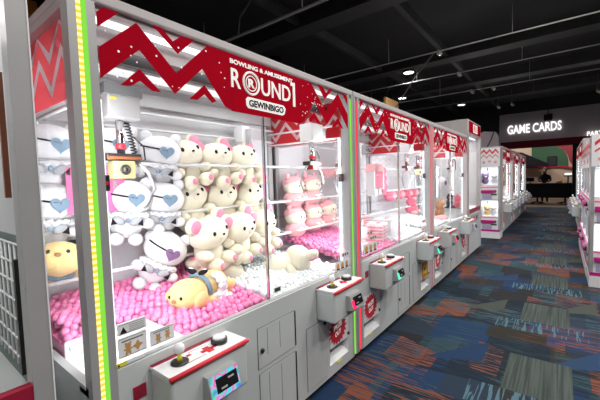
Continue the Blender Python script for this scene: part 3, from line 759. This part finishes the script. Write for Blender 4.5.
for k, (x, y) in enumerate(((1.40, .57), (1.66, .58), (1.93, .62))):
    spots.append((x, y, .925, (.05, -.22, .22), 'cream teddy bear leaning forward, '+('leftmost', 'middle', 'rightmost')[k]+' on the lowest bear shelf'))
spots.append((1.60, .50, .84, (-1.35, .25, .9), 'cream teddy bear lying on its back beside the golden plush dog'))
spots.append((1.83, .44, .80, (1.2, .2, .95), 'cream teddy bear lying face down with a foot on the white balls'))
for x, y, z, rot, lab in spots:
    if T0 is None: T0 = teddy(lab, gb, (x, y, z), rot); t = T0
    else:
        t = copy_tree(T0); t.location = (x, y, z); t.rotation_euler = rot; t['label'] = lab
    t.scale = (1.06,)*3
# the bears pressed behind the front ones
for row, z in ((0, 1.44), (1, 1.16)):
    pass

def white_plush(label, group, loc, rot, hm='blue'):
    r = thing('round_plush', label, 'plush toy', loc, rot, group)
    MB().m('wplush', True).ell((0, .02, .06), (.105, .075, .10), 18, 12).build('body', r)
    hd = MB().m('wplush', True).ell((0, -.01, .225), (.145, .11, .115), 24, 14).build('head', r)
    for sg in (-1, 1):
        MB().m('lace' if hm == 'blue' else 'wplush', True).ell((sg*.095, 0, .325), (.04, .022, .045), 12, 8, Matrix.Rotation(sg*.5, 3, 'Y')).build('ear', hd)
        MB().m('wplush', True).ell((sg*.115, -.05, .07), (.045, .04, .035), 12, 8).build('arm', r)
        MB().m('lace', True).ell((sg*.055, -.065, -.035), (.045, .05, .04), 12, 8).build('foot', r)
    def surf(a, b, t):     # follow the round face
        y = -.01-.11*math.sqrt(max(0, 1-(a/.145)**2-((b-.225)/.115)**2))
        return Vector((a, y-.004-t, b))
    h = MB().m(hm).prism(heart(.04, .225, .052), surf, 0, .006); h.build('heart_patch', hd)
    st = MB().m('black', True).tube([surf(a, .235-.10*(a-.045)+(-.0), 0) for a in [-.125+.028*k for k in range(7)]], .0055, 6).build('patch_strap', hd)
    b = MB().m('lace', True)
    for k in range(15):
        an = PI*1.08+k*PI*.84/14; b.ell((.11*math.cos(an), -.03+.075*math.sin(an), .118+.010*(k % 2)), (.022, .02, .016), 8, 6)
    b.m('greyc').ell((-.05, -.112, .09), (.04, .012, .024), 10, 6, Matrix.Rotation(.5, 3, 'Y')).ell((.045, -.112, .09), (.04, .012, .024), 10, 6, Matrix.Rotation(-.5, 3, 'Y')).m('blue').ell((0, -.118, .092), (.014, .010, .014), 8, 6).m('black').prism([(-.085, .105), (-.055, .07), (-.09, .062)], lambda u, v, t: Vector((u, -.118-t, v)), 0, .004).prism([(.085, .105), (.055, .07), (.09, .062)], lambda u, v, t: Vector((u, -.118-t, v)), 0, .004)
    b.build('frilled_bow', r)
    return r
gw = 'white round plush with heart eye patches'
W0 = None
for x, y, z, rot, lab in (
    (.56, .72, 1.465, (.05, .1, -0.20), 'white round plush with heart patch, top shelf, seen through the side pane'),
    (.88, .76, 1.485, (.05, .1, -0.40), 'white round plush half hidden behind the crane, top shelf'),
    (1.12, .70, 1.455, (.05, .12, -0.45), 'white round plush with heart patch, top shelf, left of the bears'),
    (.54, .72, 1.18, (.05, .1, -0.20), 'white round plush, second shelf, behind the pink card'),
    (.895, .66, 1.185, (.05, .12, -0.40), 'white round plush, second shelf, under the crane claw'),
    (1.10, .66, 1.17, (.05, .12, -0.45), 'white round plush, second shelf, right beside the bears')):
    if W0 is None: W0 = white_plush(lab, gw, (x, y, z), rot); t = W0
    else: t = copy_tree(W0); t.location = (x, y, z); t.rotation_euler = rot; t['label'] = lab
    t.scale = (.87,)*3; t.location.z = z+.03
white_plush('white round plush with purple heart patch tumbling at the edge of the pink balls', gw, (1.02, .66, .92), (.1, .5, -.45), 'purple').scale = (.88,)*3

def golden_dog(label, loc, rot, cat='plush toy', scale=1.):
    r = thing('plush_dog', label, cat, loc, rot, scale=scale)
    MB().m('yplush', True).ell((0, 0, .075), (.15, .085, .075), 20, 12).build('body', r)
    hd = MB().m('yplush', True).ell((-.16, 0, .085), (.10, .10, .078), 20, 12).build('head', r)
    for sg in (-1, 1):
        MB().m('yplush', True).ell((-.17, sg*.095, .07), (.05, .022, .04), 12, 8).build('ear', hd)
        MB().m('yplush', True).ell((-.08, sg*.085, .03), (.055, .03, .025), 12, 8).build('front_leg', r)
        MB().m('yplush', True).ell((.13, sg*.06, .04), (.05, .035, .03), 12, 8).build('hind_leg', r)
        MB().m('black', True).ell((-.25, sg*.035, .10), (.006, .009, .009), 8, 6).build('eye', hd)
    MB().m('bplush', True).ell((-.262, 0, .085), (.008, .014, .010), 8, 6).build('nose', hd)
    c = MB().m('blue', True).torus((-.075, 0, .082), .078, .012, 'x', 24, 8)
    for sg in (-1, 1): c.m('black').ell((-.07, sg*.035, .175), (.02, .034, .014), 10, 6, Matrix.Rotation(sg*.4, 3, 'X')).m('white').ell((-.068, sg*.04, .184), (.012, .022, .008), 10, 6, Matrix.Rotation(sg*.4, 3, 'X'))
    c.build('collar_bow', r)
    sk = MB().m('lace', True)
    for k in range(9): a = PI*.15+k*PI*.7/8; sk.ell((.0+.01*(k % 2), -.02-.085*math.sin(a), .085+.06*math.cos(a)), (.035, .018, .02), 8, 6)
    sk.build('frilled_skirt', r)
    return r
golden_dog('golden plush dog with dark bow lying on the pink balls', (1.21, .36, .80), (0, -.06, .28), scale=1.05)
golden_dog('pale yellow plush dog slumped against the left side pane above the pink balls', (.58, .72, 1.00), (.1, .35, 1.25), scale=1.05)
br = MB().m('lace', True)
for k in range(14): br.ell((random.uniform(-.05, .05), random.uniform(-.03, .03), random.uniform(0, .05)), (.03, .022, .02), 8, 6)
bo = br.m('bplush').ell((.05, .01, .03), (.03, .03, .03), 10, 8).build('lace_bundle'); bo.location = (1.235, .255, .80); tag(bo, 'brown and white lace bundle under the golden plush dog', 'plush toy')

# pink promotion card hanging in the nearest machine
c = MB().m('hotpink').box(.60, .875, .600, .604, 1.345, 1.575); F = front(.5995)
c.m('greyp').text('CO', F, .63, .705, 1.465, 1.515, .001, .02).text('U', F, .665, .70, 1.385, 1.435, .001, .02).text('K', F, .815, .85, 1.465, 1.515, .001, .02)
tag(c.build('pink_card'), 'pink lettered card hanging behind the green light strip', 'sign')

# ------------------------------------------------------------------ ball pits
def ball_mesh(key, r, seg=12, rings=8):
    b = MB().m(key, True).ell((0, 0, 0), r, seg, rings); o = b.build('ball'); me = o.data; bpy.data.objects.remove(o); return me
def heap(x0, x1, y0, y1, z0, slope, r, layers, skip=None):
    P = []; d = 2*r*.98
    for L in range(layers):
        ny = int((y1-y0)/(d*.87)); nx = int((x1-x0)/d)
        for j in range(ny):
            for i in range(nx):
                x = x0+r+d*(i+.5*((j+L) % 2))+random.uniform(-.003, .003); y = y0+r+d*.87*j+random.uniform(-.003, .003)
                if x > x1-r or (skip and skip(x, y)): continue
                z = z0+slope*(y-y0)-L*r*1.5+random.uniform(-.009, .012)+.006*math.sin(x*21)*math.cos(y*17)
                P.append((x, y, z))
    return P
def merged(name, pts, key, r, label, cat, seg=10, rings=6):
    b = MB().m(key, True)
    for p in pts: b.ell(p, r, seg, rings)
    o = b.build(name); return tag(o, label, cat, None, 'stuff')
camp = Vector((0, -cd, chh))
R_ = .0185
def single_balls(P, key, label, group, stufflabel, nm='pink_ball'):
    P = sorted(P, key=lambda p: (Vector(p)-camp).length+ (0 if p[2] > -9 else 0))
    me = ball_mesh(key, R_)
    for p in P[:300]:
        o = bpy.data.objects.new(nm, me); COL.objects.link(o); o.location = p; tag(o, label, 'ball', group)
    if P[300:]: merged('ball_pit_fill', P[300:], key, R_, stufflabel, 'balls')
hole = lambda x, y: x < .84 and y < .40
P1 = heap(.49, 1.40, .045, .86, .795, .13, R_, 2, hole)
# the 300 largest in the photo are the nearest of the upper layer
n_top = len(P1)//2
top = sorted(P1[:n_top], key=lambda p: (Vector(p)-camp).length)
single_balls(top[:300]+sorted(top[300:]+P1[n_top:], key=lambda p: (Vector(p)-camp).length), 'pinkb', 'pink plastic ball in the pit of the nearest machine', 'pink balls in the nearest machine', 'mass of pink plastic balls filling the back of the nearest machine pit')
bed = MB().m('pinkb').prism([(.045, .73), (.86, .73), (.86, .855), (.045, .745)], lambda u, v, t: Vector((.84+t, u, v)), 0, .55).prism([(.40, .73), (.86, .73), (.86, .855), (.40, .79)], lambda u, v, t: Vector((.485+t, u, v)), 0, .355)
tag(bed.build('ball_pit_bed'), 'pink bed underneath the balls of the nearest machine', 'balls', None, 'stuff')
P2 = heap(1.42, 2.29, .045, .86, .785, .09, R_, 1)
single_balls(P2, 'whiteb', 'clear white plastic ball in the right half of the nearest machine', 'white balls in the nearest machine', 'mass of white plastic balls at the back right of the nearest machine', 'clear_ball')
bed = MB().m('whiteb').prism([(.045, .73), (.86, .73), (.86, .84), (.045, .765)], lambda u, v, t: Vector((1.41+t, u, v)), 0, .89)
tag(bed.build('ball_pit_bed'), 'white bed underneath the clear balls of the nearest machine', 'balls', None, 'stuff')
merged('ball_pit_fill', heap(2.46, 3.36, .045, .86, .80, .17, .022, 2), 'pinkb', .022, 'pit of pink plastic balls in the left half of the second machine', 'balls', 8, 6)
merged('ball_pit_fill', heap(3.39, 4.31, .045, .86, .80, .12, .022, 2), 'whiteb', .022, 'pit of white plastic balls in the right half of the second machine', 'balls', 8, 6)
merged('ball_pit_fill', heap(4.46, 5.35, .045, .86, .80, .12, .028, 1), 'whiteb', .028, 'pale plastic balls on the floor of the third machine', 'balls', 8, 6)

# ------------------------------------------------------------------ second machine's prizes
def pig(label, group, loc, rot, sc=1.):
    r = thing('blanket_plush', label, 'plush toy', loc, rot, group, sc)
    MB().m('pplush', True).ell((0, 0, .06), (.13, .09, .075), 18, 12).build('body', r)
    hd = MB().m('cream', True).ell((0, -.015, .165), (.12, .09, .075), 20, 12).build('head', r)
    MB().m('pplush', True).ell((0, .0, .205), (.115, .085, .06), 18, 12).build('hood', hd)
    for sg in (-1, 1):
        MB().m('pplush', True).ell((sg*.08, -.01, .262), (.028, .02, .03), 10, 8).build('ear', hd)
        MB().m('black', True).ell((sg*.045, -.102, .165), (.008, .005, .01), 8, 6).build('eye', hd)
        MB().m('cream', True).ell((sg*.045, -.085, .055), (.028, .02, .018), 10, 6).build('paw', r)
    MB().m('pinkear', True).ell((0, -.104, .155), (.014, .007, .01), 8, 6).build('nose', hd)
    return r
gp = 'pink blanket plush in the second machine'; G0 = None
for x, y, z, row, k in ((2.52, .73, 1.245, 0, 0), (2.80, .73, 1.255, 0, 1), (2.52, .72, .955, 1, 0), (2.80, .72, .975, 1, 1), (3.08, .72, .985, 1, 2)):
    lab = 'cream faced plush in a pink hood, '+('left' if k == 0 else 'second' if k == 1 else 'third')+' on the '+('upper' if row == 0 else 'lower')+' shelf of the second machine'
    if G0 is None: G0 = pig(lab, gp, (x, y, z), (-.1, 0, .1)); t = G0
    else: t = copy_tree(G0); t.location = (x, y, z); t['label'] = lab
    t.scale = (1.05,)*3
def gift_box(label, loc, w, h, rz, stripes=True):
    b = MB().m('white').box(-w/2, w/2, -w*.4, w*.4, 0, h, bev=.004)
    b.m('pinkstripe')
    if stripes:
        for k in range(5): b.box(-w/2+.01, w/2-.01, -w*.4-.001, -w*.4+.002, h*(.08+.18*k), h*(.08+.18*k)+h*.1).box(-w/2-.001, -w/2+.002, -w*.4+.01, w*.4-.01, h*(.08+.18*k), h*(.08+.18*k)+h*.1)
    r = b.build('gift_box'); r.location = loc; r.rotation_euler = (0, 0, rz)
    MB().m('white').box(-w/2-.006, w/2+.006, -w*.4-.006, w*.4+.006, h*.94, h*1.04).m('pplush', True).ell((-.03, -.02, h*1.07), (.03, .016, .014), 10, 6).ell((.03, -.02, h*1.07), (.03, .016, .014), 10, 6).build('lid', r)
    return tag(r, label, 'gift box')
gift_box('pink striped gift box standing in the pink balls of the second machine', (3.22, .22, .83), .22, .18, .25)
gift_box('white gift box beside the pink striped one in the second machine', (3.62, .30, .83), .26, .18, .1, False)
gift_box('small gift box behind the pink striped box in the second machine', (3.50, .55, .90), .2, .15, -.2)
def soft(name, label, cat, loc, parts, rot=(0, 0, 0), group=None):
    r = thing(name, label, cat, loc, rot, group)
    for pn, key, els in parts:
        b = MB().m(key, True)
        for e in els: b.ell(e[0], e[1], 14, 10)
        b.build(pn, r)
    return r
soft('plush_rabbit', 'pink plush leaning on the left post of the second machine', 'plush toy', (2.76, .16, .79),
     [('body', 'pplush', [((0, 0, .07), (.09, .08, .085))]), ('head', 'pplush', [((0, -.02, .19), (.08, .07, .065))]), ('ear', 'pplush', [((-.04, 0, .26), (.022, .016, .05))]), ('ear', 'pplush', [((.04, 0, .26), (.022, .016, .05))]), ('eye', 'black', [((.03, -.088, .2), (.01, .005, .012))]), ('eye', 'black', [((-.03, -.088, .2), (.01, .005, .012))])])
# prizes hanging from the second machine's upper bar
hb = MB().m('hpink').box(-.13, .13, -.05, .05, -.20, .0, bev=.01).m('white').box(-.135, -.115, -.055, .055, -.22, .02).box(.115, .135, -.055, .055, -.22, .02)
ho = hb.build('hanging_bag'); ho.location = (3.84, .52, 1.56)
MB().m('pplush').prism([(-.16, 0), (.16, 0), (.09, .09), (-.09, .09)], lambda u, v, t: Vector((u, -.06+t, v)), 0, .12).build('flap', ho)
MB().m('white').box(-.12, -.05, -.056, .05, -.29, -.21).box(.0, .06, -.056, .05, -.28, -.21).build('tag_row', ho)
tag(ho, 'pink bag hanging from the bar in the second machine', 'bag')
for k, z in enumerate((1.55, 1.45, 1.34)):
    soft('plush_heart', 'pink plush heart, '+('top', 'middle', 'bottom')[k]+' of the hanging string in the second machine', 'plush toy', (4.13+.02*k, .55, z), [('body', 'hpink', [((-.035, 0, .02), (.05, .03, .05)), ((.035, 0, .02), (.05, .03, .05)), ((0, 0, -.02), (.05, .03, .05))])], group='string of plush hearts')
for k, (x, z) in enumerate(((3.10, 1.56), (3.34, 1.56))):
    soft('cushion', 'pink cushion on the top shelf of the second machine, '+('left', 'right')[k]+' of two', 'cushion', (x, .74, z), [('cover', 'pplush', [((0, 0, 0), (.11, .07, .06))])], group='cushions on the top shelf')
for k, (x, z) in enumerate(((4.72, 1.215), (5.05, 1.215), (5.40, 1.215), (5.70, 1.215))):
    soft('bolster', 'pink oval cushion, '+('first', 'second', 'third', 'fourth')[k]+' from the left on the shelf of the third machine', 'cushion', (x, .70, z), [('cover', 'hpink', [((0, 0, 0), (.155, .08, .075))]), ('trim', 'pplush', [((0, -.03, 0), (.10, .062, .045))])], group='oval cushions in the third machine')
soft('plush_crab', 'red pink plush with stubby legs at the back of the third machine', 'plush toy', (5.42, .64, .90), [('body', 'hpink', [((0, 0, .07), (.13, .1, .085))]), ('head', 'hpink', [((-.05, -.02, .18), (.10, .08, .07))]), ('ear', 'hpink', [((-.1, 0, .25), (.03, .02, .03))]), ('ear', 'hpink', [((.0, 0, .25), (.03, .02, .03))]), ('leg', 'pplush', [((-.1, -.08, .02), (.05, .05, .03))]), ('leg', 'pplush', [((.1, -.08, .02), (.05, .05, .03))])])
def small_bear(label, loc, rz, key, group=None):
    return soft('small_bear', label, 'plush toy', loc, [('body', key, [((0, 0, .07), (.07, .06, .08))]), ('head', key, [((0, -.01, .18), (.075, .065, .065))]), ('ear', key, [((-.055, 0, .235), (.025, .016, .025))]), ('ear', key, [((.055, 0, .235), (.025, .016, .025))]), ('snout', 'cream', [((0, -.07, .165), (.028, .018, .02))])], (0, 0, rz), group)
small_bear('brown plush bear low in the left half of the third machine', (5.55, .25, .84), .2, 'bplush')
small_bear('pale brown plush bear beside the brown one in the third machine', (5.78, .28, .84), -.1, 'tan')
soft('cushion', 'pink cushion on the floor of the third machine in front of the bears', 'cushion', (5.35, .16, .84), [('cover', 'pplush', [((0, 0, 0), (.16, .1, .05))])])
small_bear('red plush low in the tall crane game', (6.95, .3, .87), .3, 'hpink')
small_bear('dark plush behind the red one in the tall crane game', (7.2, .5, .87), 0, 'black')
soft('cushion', 'white cushion hung high in the tall crane game', 'cushion', (7.05, .6, 1.35), [('cover', 'wplush', [((0, 0, 0), (.14, .08, .12))]), ('badge', 'purple', [((-.03, -.075, 0), (.05, .02, .05))])])
# prizes in the two-storey machines and far rows
i = 0
for (x, y, z, key, what) in ((9.10, .12, .52, 'yplush', 'yellow plush in the lower window of the narrow two-storey machine'), (9.12, .00, .52, 'wplush', 'white plush beside the yellow one in the lower window of the narrow machine'), (9.10, .16, 1.27, 'purple', 'purple plush in the upper window of the narrow two-storey machine'), (9.12, -.02, 1.27, 'wplush', 'white plush in the upper window of the narrow two-storey machine'),
    (5.84, -1.76, 1.165, 'wplush', 'white plush in the upper window of the right-edge machine'), (5.84, -1.93, 1.165, 'blue', 'blue plush in the upper window of the right-edge machine'), (5.84, -1.76, .475, 'purple', 'purple plush in the lower window of the right-edge machine'), (5.84, -1.93, .475, 'wplush', 'white plush in the lower window of the right-edge machine')):
    small_bear(what, (x, y, z), -PI/2+.2, key)
for m in range(3):
    for k, key in enumerate(('wplush', 'pplush', 'hpink', 'yplush')):
        small_bear(('pink', 'white', 'red', 'yellow')[(1, 0, 2, 3)[k]]+' plush prize in the '+('first', 'second', 'last')[m]+' machine of the far left row', (9.85+2.19*m+.42*k, .35, .80), .2, key, 'prizes in the far left row')

# pale plank-like trim where the neighbour machine stands is left to the row itself
# ------------------------------------------------------------------ signs and lobby
L2 = endx(18.5)
def letters(name, txt, y_left, y_right, z0, z1, label, x=18.5, fat=.016):
    m = MB().m('signw').text(txt, lambda a, b, t=0: Vector((x-t, -a, b)), -y_left, -y_right, z0, z1, .06, fat)
    o = m.build(name); return tag(o, label, 'sign')
letters('game_cards_sign', 'GAME CARDS', .75, -1.235, 3.32, 3.72, 'white lit GAME CARDS lettering on the mauve wall over the lobby')
letters('wall_sign', 'PART', -2.07, -2.56, 2.96, 3.14, 'smaller white lit PART lettering at the right edge of the photo', 18.46, .02)
sp = MB().m('vblack').box(18.25, 18.45, -.92, -.62, 3.76, 4.02, bev=.02).m('dark', True).tube([(18.35, -.77, 4.02), (18.35, -.77, 4.3)], .02, 8)
tag(sp.build('wall_speaker'), 'black loudspeaker above the GAME CARDS lettering', 'speaker')
# mauve duct block left of the sign wall
db = MB().m('wallg').prism([(.85, 2.55), (1.75, 2.55), (1.75, 3.2), (1.45, 3.36), (.98, 3.30), (.87, 3.1)], lambda u, v, t: Vector((16.6+t, u, v)), 0, .5)
dbo = db.build('ceiling_baffle'); MB().m('vblack', True).tube([(16.59, 1.35, 2.55), (16.59, 1.15, 3.0), (16.6, 1.05, 3.3)], .014, 6).tube([(16.8, 1.0, 3.28), (16.8, 1.0, 4.75)], .012, 6).tube([(16.8, 1.6, 3.25), (16.8, 1.6, 4.75)], .012, 6).build('hanger', dbo)
tag(dbo, 'mauve grey baffle hung left of the sign wall', 'baffle')
# black counter
d = thing('reception_desk', 'long black reception desk on splayed feet under the GAME CARDS sign', 'desk', (20, 0, 0))
MB().m('deskb').box(0, .06, -1.95, .62, .30, .96).build('front_panel', d)
MB().m('deskb').box(-.03, .8, -2.0, .66, .96, .99, bev=.006).build('desk_top', d)
for y in (-.33, -1.4, .4):
    lg = MB().m('vblack', True).tube([(.1, y, .96), (.1, y, .12)], .04, 10)
    for a in range(5): lg.tube([(.1, y, .12), (.1+.28*math.cos(a*1.257), y+.28*math.sin(a*1.257), .05)], .025, 6).ell((.1+.28*math.cos(a*1.257), y+.28*math.sin(a*1.257), .03), .03, 8, 6)
    lg.build('leg', d)
mo = thing('monitor', 'small bright monitor standing at the right end of the black desk', 'monitor', (20.45, -1.5, .99))
MB().m('dark').box(-.1, .1, -.12, .12, 0, .015).box(-.02, .02, -.03, .03, .015, .3).build('stand', mo)
MB().m('dark').box(-.025, .02, -.16, .16, .30, .48, bev=.006).build('screen_case', mo)
MB().m('signw').box(-.028, -.0255, -.14, .14, .37, .47).build('screen', mo)
for k, (y, h, w) in enumerate(((.28, .34, .12), (-.02, .30, .16))):
    b = MB().m('vblack').box(-.05, .05, -w, w, .10, h, bev=.01).box(-.08, .08, -.09, .09, 0, .015).box(-.02, .02, -.02, .02, .015, .12)
    o = b.build('till_screen'); o.location = (20.4, y, .99); tag(o, ('dark till screen nearest the left end of the desk', 'dark till screen beside the person at the desk')[k], 'screen')
for k, y in enumerate((.45, .36)):
    b = MB().m('white', True).tube([(0, 0, 0), (0, 0, .12)], .035, 12); o = b.build('paper_cup'); o.location = (20.2, y, .99); tag(o, 'white cup on the left end of the black desk', 'cup', 'cups on the desk')
b = MB().m('skin', True).ell((0, 0, .06), (.05, .09, .07), 12, 8).m('orange').tube([(0, -.1, 0), (0, -.1, .14)], .05, 10); o = b.build('prize_bag'); o.location = (20.35, -1.12, .99); tag(o, 'small tan bag on the desk left of the bright monitor', 'bag')
# framed picture on the green wall
pf = MB().m('vblack').box(23.93, 23.97, -1.04, -.60, 1.86, 2.42).m('walld').box(23.925, 23.93, -1.0, -.64, 1.9, 2.38); tag(pf.build('framed_picture'), 'dark framed picture on the green lobby wall', 'picture')
cn = MB().m('vblack').prism([(1.0, 2.75), (.55, 2.7), (-.6, 2.05), (-.6, 1.88), (1.0, 1.95)], lambda u, v, t: Vector((23.2+t, u, v)), 0, .5); tag(cn.build('lobby_canopy'), 'dark sloping canopy at the left of the lobby', 'canopy')

# person behind the desk
pr = thing('person', 'person with brown hair in a dark top leaning over the black desk', 'person', (21.30, -.58, 0), (0, 0, 0))
V = [((0, 0, .95), .15), ((-.06, 0, 1.12), .145), ((-.16, 0, 1.30), .15), ((-.24, 0, 1.44), .06), ((-.29, .0, 1.52), .055),
     ((-.16, .19, 1.33), .07), ((-.26, .24, 1.12), .05), ((-.42, .14, 1.04), .035), ((-.16, -.19, 1.33), .07), ((-.26, -.25, 1.12), .05), ((-.42, -.14, 1.04), .035),
     ((0, .09, .85), .10), ((0, .1, .48), .075), ((.02, .1, .08), .05), ((-.12, .11, .04), .04), ((0, -.09, .85), .10), ((0, -.1, .48), .075), ((.02, -.1, .08), .05), ((-.12, -.11, .04), .04)]
E_ = [(0, 1), (1, 2), (2, 3), (3, 4), (2, 5), (5, 6), (6, 7), (2, 8), (8, 9), (9, 10), (0, 11), (11, 12), (12, 13), (13, 14), (0, 15), (15, 16), (16, 17), (17, 18)]
me = bpy.data.meshes.new('body'); me.from_pydata([v[0] for v in V], E_, [])
bo = bpy.data.objects.new('body', me); COL.objects.link(bo); bo.parent = pr
sk = bo.modifiers.new('skin', 'SKIN')
for k, sv in enumerate(me.skin_vertices[0].data): sv.radius = (V[k][1],)*2; sv.use_root = (k == 0)
bo.modifiers.new('sub', 'SUBSURF').levels = 1; bo.modifiers['sub'].render_levels = 2
me.materials.append(M['black'])
hd = MB().m('skin', True).ell((-.32, 0, 1.62), (.095, .078, .115), 18, 12).ell((-.415, 0, 1.61), (.015, .012, .02), 8, 6).ell((-.32, .08, 1.61), (.018, .008, .028), 8, 6).ell((-.32, -.08, 1.61), (.018, .008, .028), 8, 6)
hd.m('black').ell((-.405, .03, 1.635), .008, 8, 6).ell((-.405, -.03, 1.635), .008, 8, 6).m('redp').ell((-.405, 0, 1.565), (.008, .022, .006), 8, 6)
for sg in (-1, 1):
    hd.m('skin').ell((-.46, sg*.12, 1.03), (.045, .035, .015), 10, 6)
    for q in range(4): hd.tube([(-.49, sg*(.10+.014*q), 1.03), (-.53-.006*(q % 3), sg*(.10+.014*q), 1.02)], .007, 5)
    hd.tube([(-.46, sg*.09, 1.03), (-.49, sg*.075, 1.02)], .008, 5)
hd.build('head_and_hands', pr)
MB().m('hair', True).ell((-.29, 0, 1.665), (.115, .10, .105), 18, 12).ell((-.235, 0, 1.57), (.07, .085, .12), 14, 10).build('hair', pr)

# ------------------------------------------------------------------ ceiling fittings
def track(x, y0, y1, z, r, key, label):
    t = MB().m(key, True).tube([(x, y0, z), (x, y1, z)], r, 8)
    y = y0+.5
    while y < y1: t.tube([(x, y, z), (x, y, 4.752)], r*.4, 5); y += 2.5
    tag(t.build('lighting_track'), label, 'lighting track', 'lighting tracks')
for k, (x, r, key) in enumerate(((4.44, .024, 'conduit'), (7.83, .014, 'conduit'), (9.80, .012, 'conduit'), (12.09, .012, 'conduit'), (13.80, .012, 'conduit2'))):
    track(x, -6, 8.5, 4.19, r, key, 'thin grey lighting track crossing the black ceiling, '+('nearest', 'second', 'third', 'fourth', 'farthest')[k]+' one')
for k, (x, y) in enumerate(((7.83, .87), (9.80, .91), (12.09, 1.04), (12.09, .45), (15.57, .76), (15.39, .28), (15.11, -2.17))):
    s_ = thing('track_spotlight', ('spotlight on the second track near the hanging cable', 'spotlight on the third track', 'spotlight on the fourth track, left of a pair', 'spotlight on the fourth track, right of a pair', 'left spotlight above the GAME CARDS sign', 'right spotlight above the GAME CARDS sign', 'spotlight at the right edge of the ceiling')[k], 'spotlight', (x, y, 4.17))
    area('spot_lamp', (-.10, -.06, -.09), .08, 0, 22, (1, .96, .92), (0, .5, 0), s_, True)
    MB().m('frame', True).tube([(0, 0, -.02), (-.10, -.06, -.07)], [.035, .05], 12).build('lamp_head', s_); MB().m('frame', True).tube([(0, 0, 0), (0, 0, .05)], .02, 8).build('stem', s_)
    if k >= 4: MB().m('conduit2', True).tube([(0, 0, .05), (0, 0, .58)], .012, 6).build('drop_rod', s_)
def downlight(x, y, z, label, power, rad=.14, group='downlights in the black ceiling'):
    d = thing('downlight', label, 'lamp', (x, y, z), group=group)
    MB().m('vblack', True).tube([(0, 0, 0), (0, 0, .25)], rad+.02, 20).build('housing', d); MB().m('lampw', True).tube([(0, 0, -.006), (0, 0, -.001)], rad, 20).build('diffuser', d)
    area('downlight_lamp', (0, 0, -.02), rad*2, 0, power, (1, .965, .93), (0, 0, 0), d, True)
for k, (x, y) in enumerate(((9.7, 2.2), (12.6, 3.5), (15.6, 2.1), (13.0, 6.3))):
    downlight(x, y, 4.45, ('bright oval downlight nearest the row of machines', 'small downlight above the second machine', 'downlight left of the GAME CARDS wall', 'faint far downlight over the left of the hall')[k], 15)
for k, (x, y) in enumerate(((-2.5, -2.2), (-.6, -3.4), (1.2, -2.4), (3.2, -3.4), (3.6, -1.6), (5.8, -3.2), (6.2, -1.2))):
    downlight(x, y, 4.45, 'added round fill downlight, out of view high over the near end of the aisle', 62, group='added fill downlights over the near aisle')  # unseen lamps added to light the machine fronts and near carpet
for k, (x, y) in enumerate(((20.6, .2), (22.5, -1.6), (22.4, 1.0))): downlight(x, y, 4.0, 'downlight over the lobby behind the sign wall', 60, group='downlights over the lobby')
cb = MB().m('conduit2', True).tube([(7.83, .95, 4.19), (8.5, 1.6, 3.95), (9.3, 2.3, 3.6), (10, 3, 3.3)], .016, 6); tag(cb.build('hanging_cable'), 'thin dark cable hanging from the second track', 'cable')
cb = MB().m('conduit2', True).tube([(4.44, 3.5, 4.19), (4.40, 3.4, 4.5), (4.4, 3.1, 4.68), (4.1, 2.8, 4.74)], .022, 6); tag(cb.build('hanging_cable'), 'dark cable looping up from the nearest grey track', 'cable')
for k, (x, y) in enumerate(((2.0, 5.2), (6.5, 4.4), (10.6, 4.6))): downlight(x, y, 4.3, 'added fill downlight over the hall behind the row of machines', 60, group='added fill downlights behind the machines')  # added lamps that brighten the orange banner and the hung beam
# orange decorations far behind the machines
ob = MB().m('orange').box(1.9, 2.12, 5.98, 6.02, 4.05, 4.72).box(2.16, 2.5, 5.98, 6.02, 4.1, 4.7).m('vblack', True).tube([(2.14, 6, 4.0), (2.14, 6, 4.753)], .02, 6)
tag(ob.build('orange_banner'), 'orange banner glimpsed above the left edge of the nearest machine', 'banner')
ob = MB().m('tan').box(9.9, 10.9, 2.98, 3.06, 3.72, 3.95, bev=.01).m('vblack', True).tube([(10.1, 3.02, 3.95), (10.1, 3.02, 4.75)], .012, 6).tube([(10.7, 3.02, 3.95), (10.7, 3.02, 4.75)], .012, 6)
tag(ob.build('hanging_beam'), 'short brown wooden beam hung above the second machine', 'beam')

# ------------------------------------------------------------------ world and view
wd = bpy.data.worlds.new('world'); scene.world = wd; wd.use_nodes = True
wd.node_tree.nodes['Background'].inputs[0].default_value = (.9, .93, 1, 1); wd.node_tree.nodes['Background'].inputs[1].default_value = .02
scene.view_settings.view_transform = 'Standard'; scene.view_settings.look = 'None'
scene.view_settings.exposure = 0.; scene.view_settings.gamma = 1.; scene.view_settings.use_curve_mapping = False
scene.cycles.max_bounces = 10; scene.cycles.transparent_max_bounces = 24; scene.cycles.diffuse_bounces = 4; scene.cycles.glossy_bounces = 3
scene.cycles.sample_clamp_indirect = 6
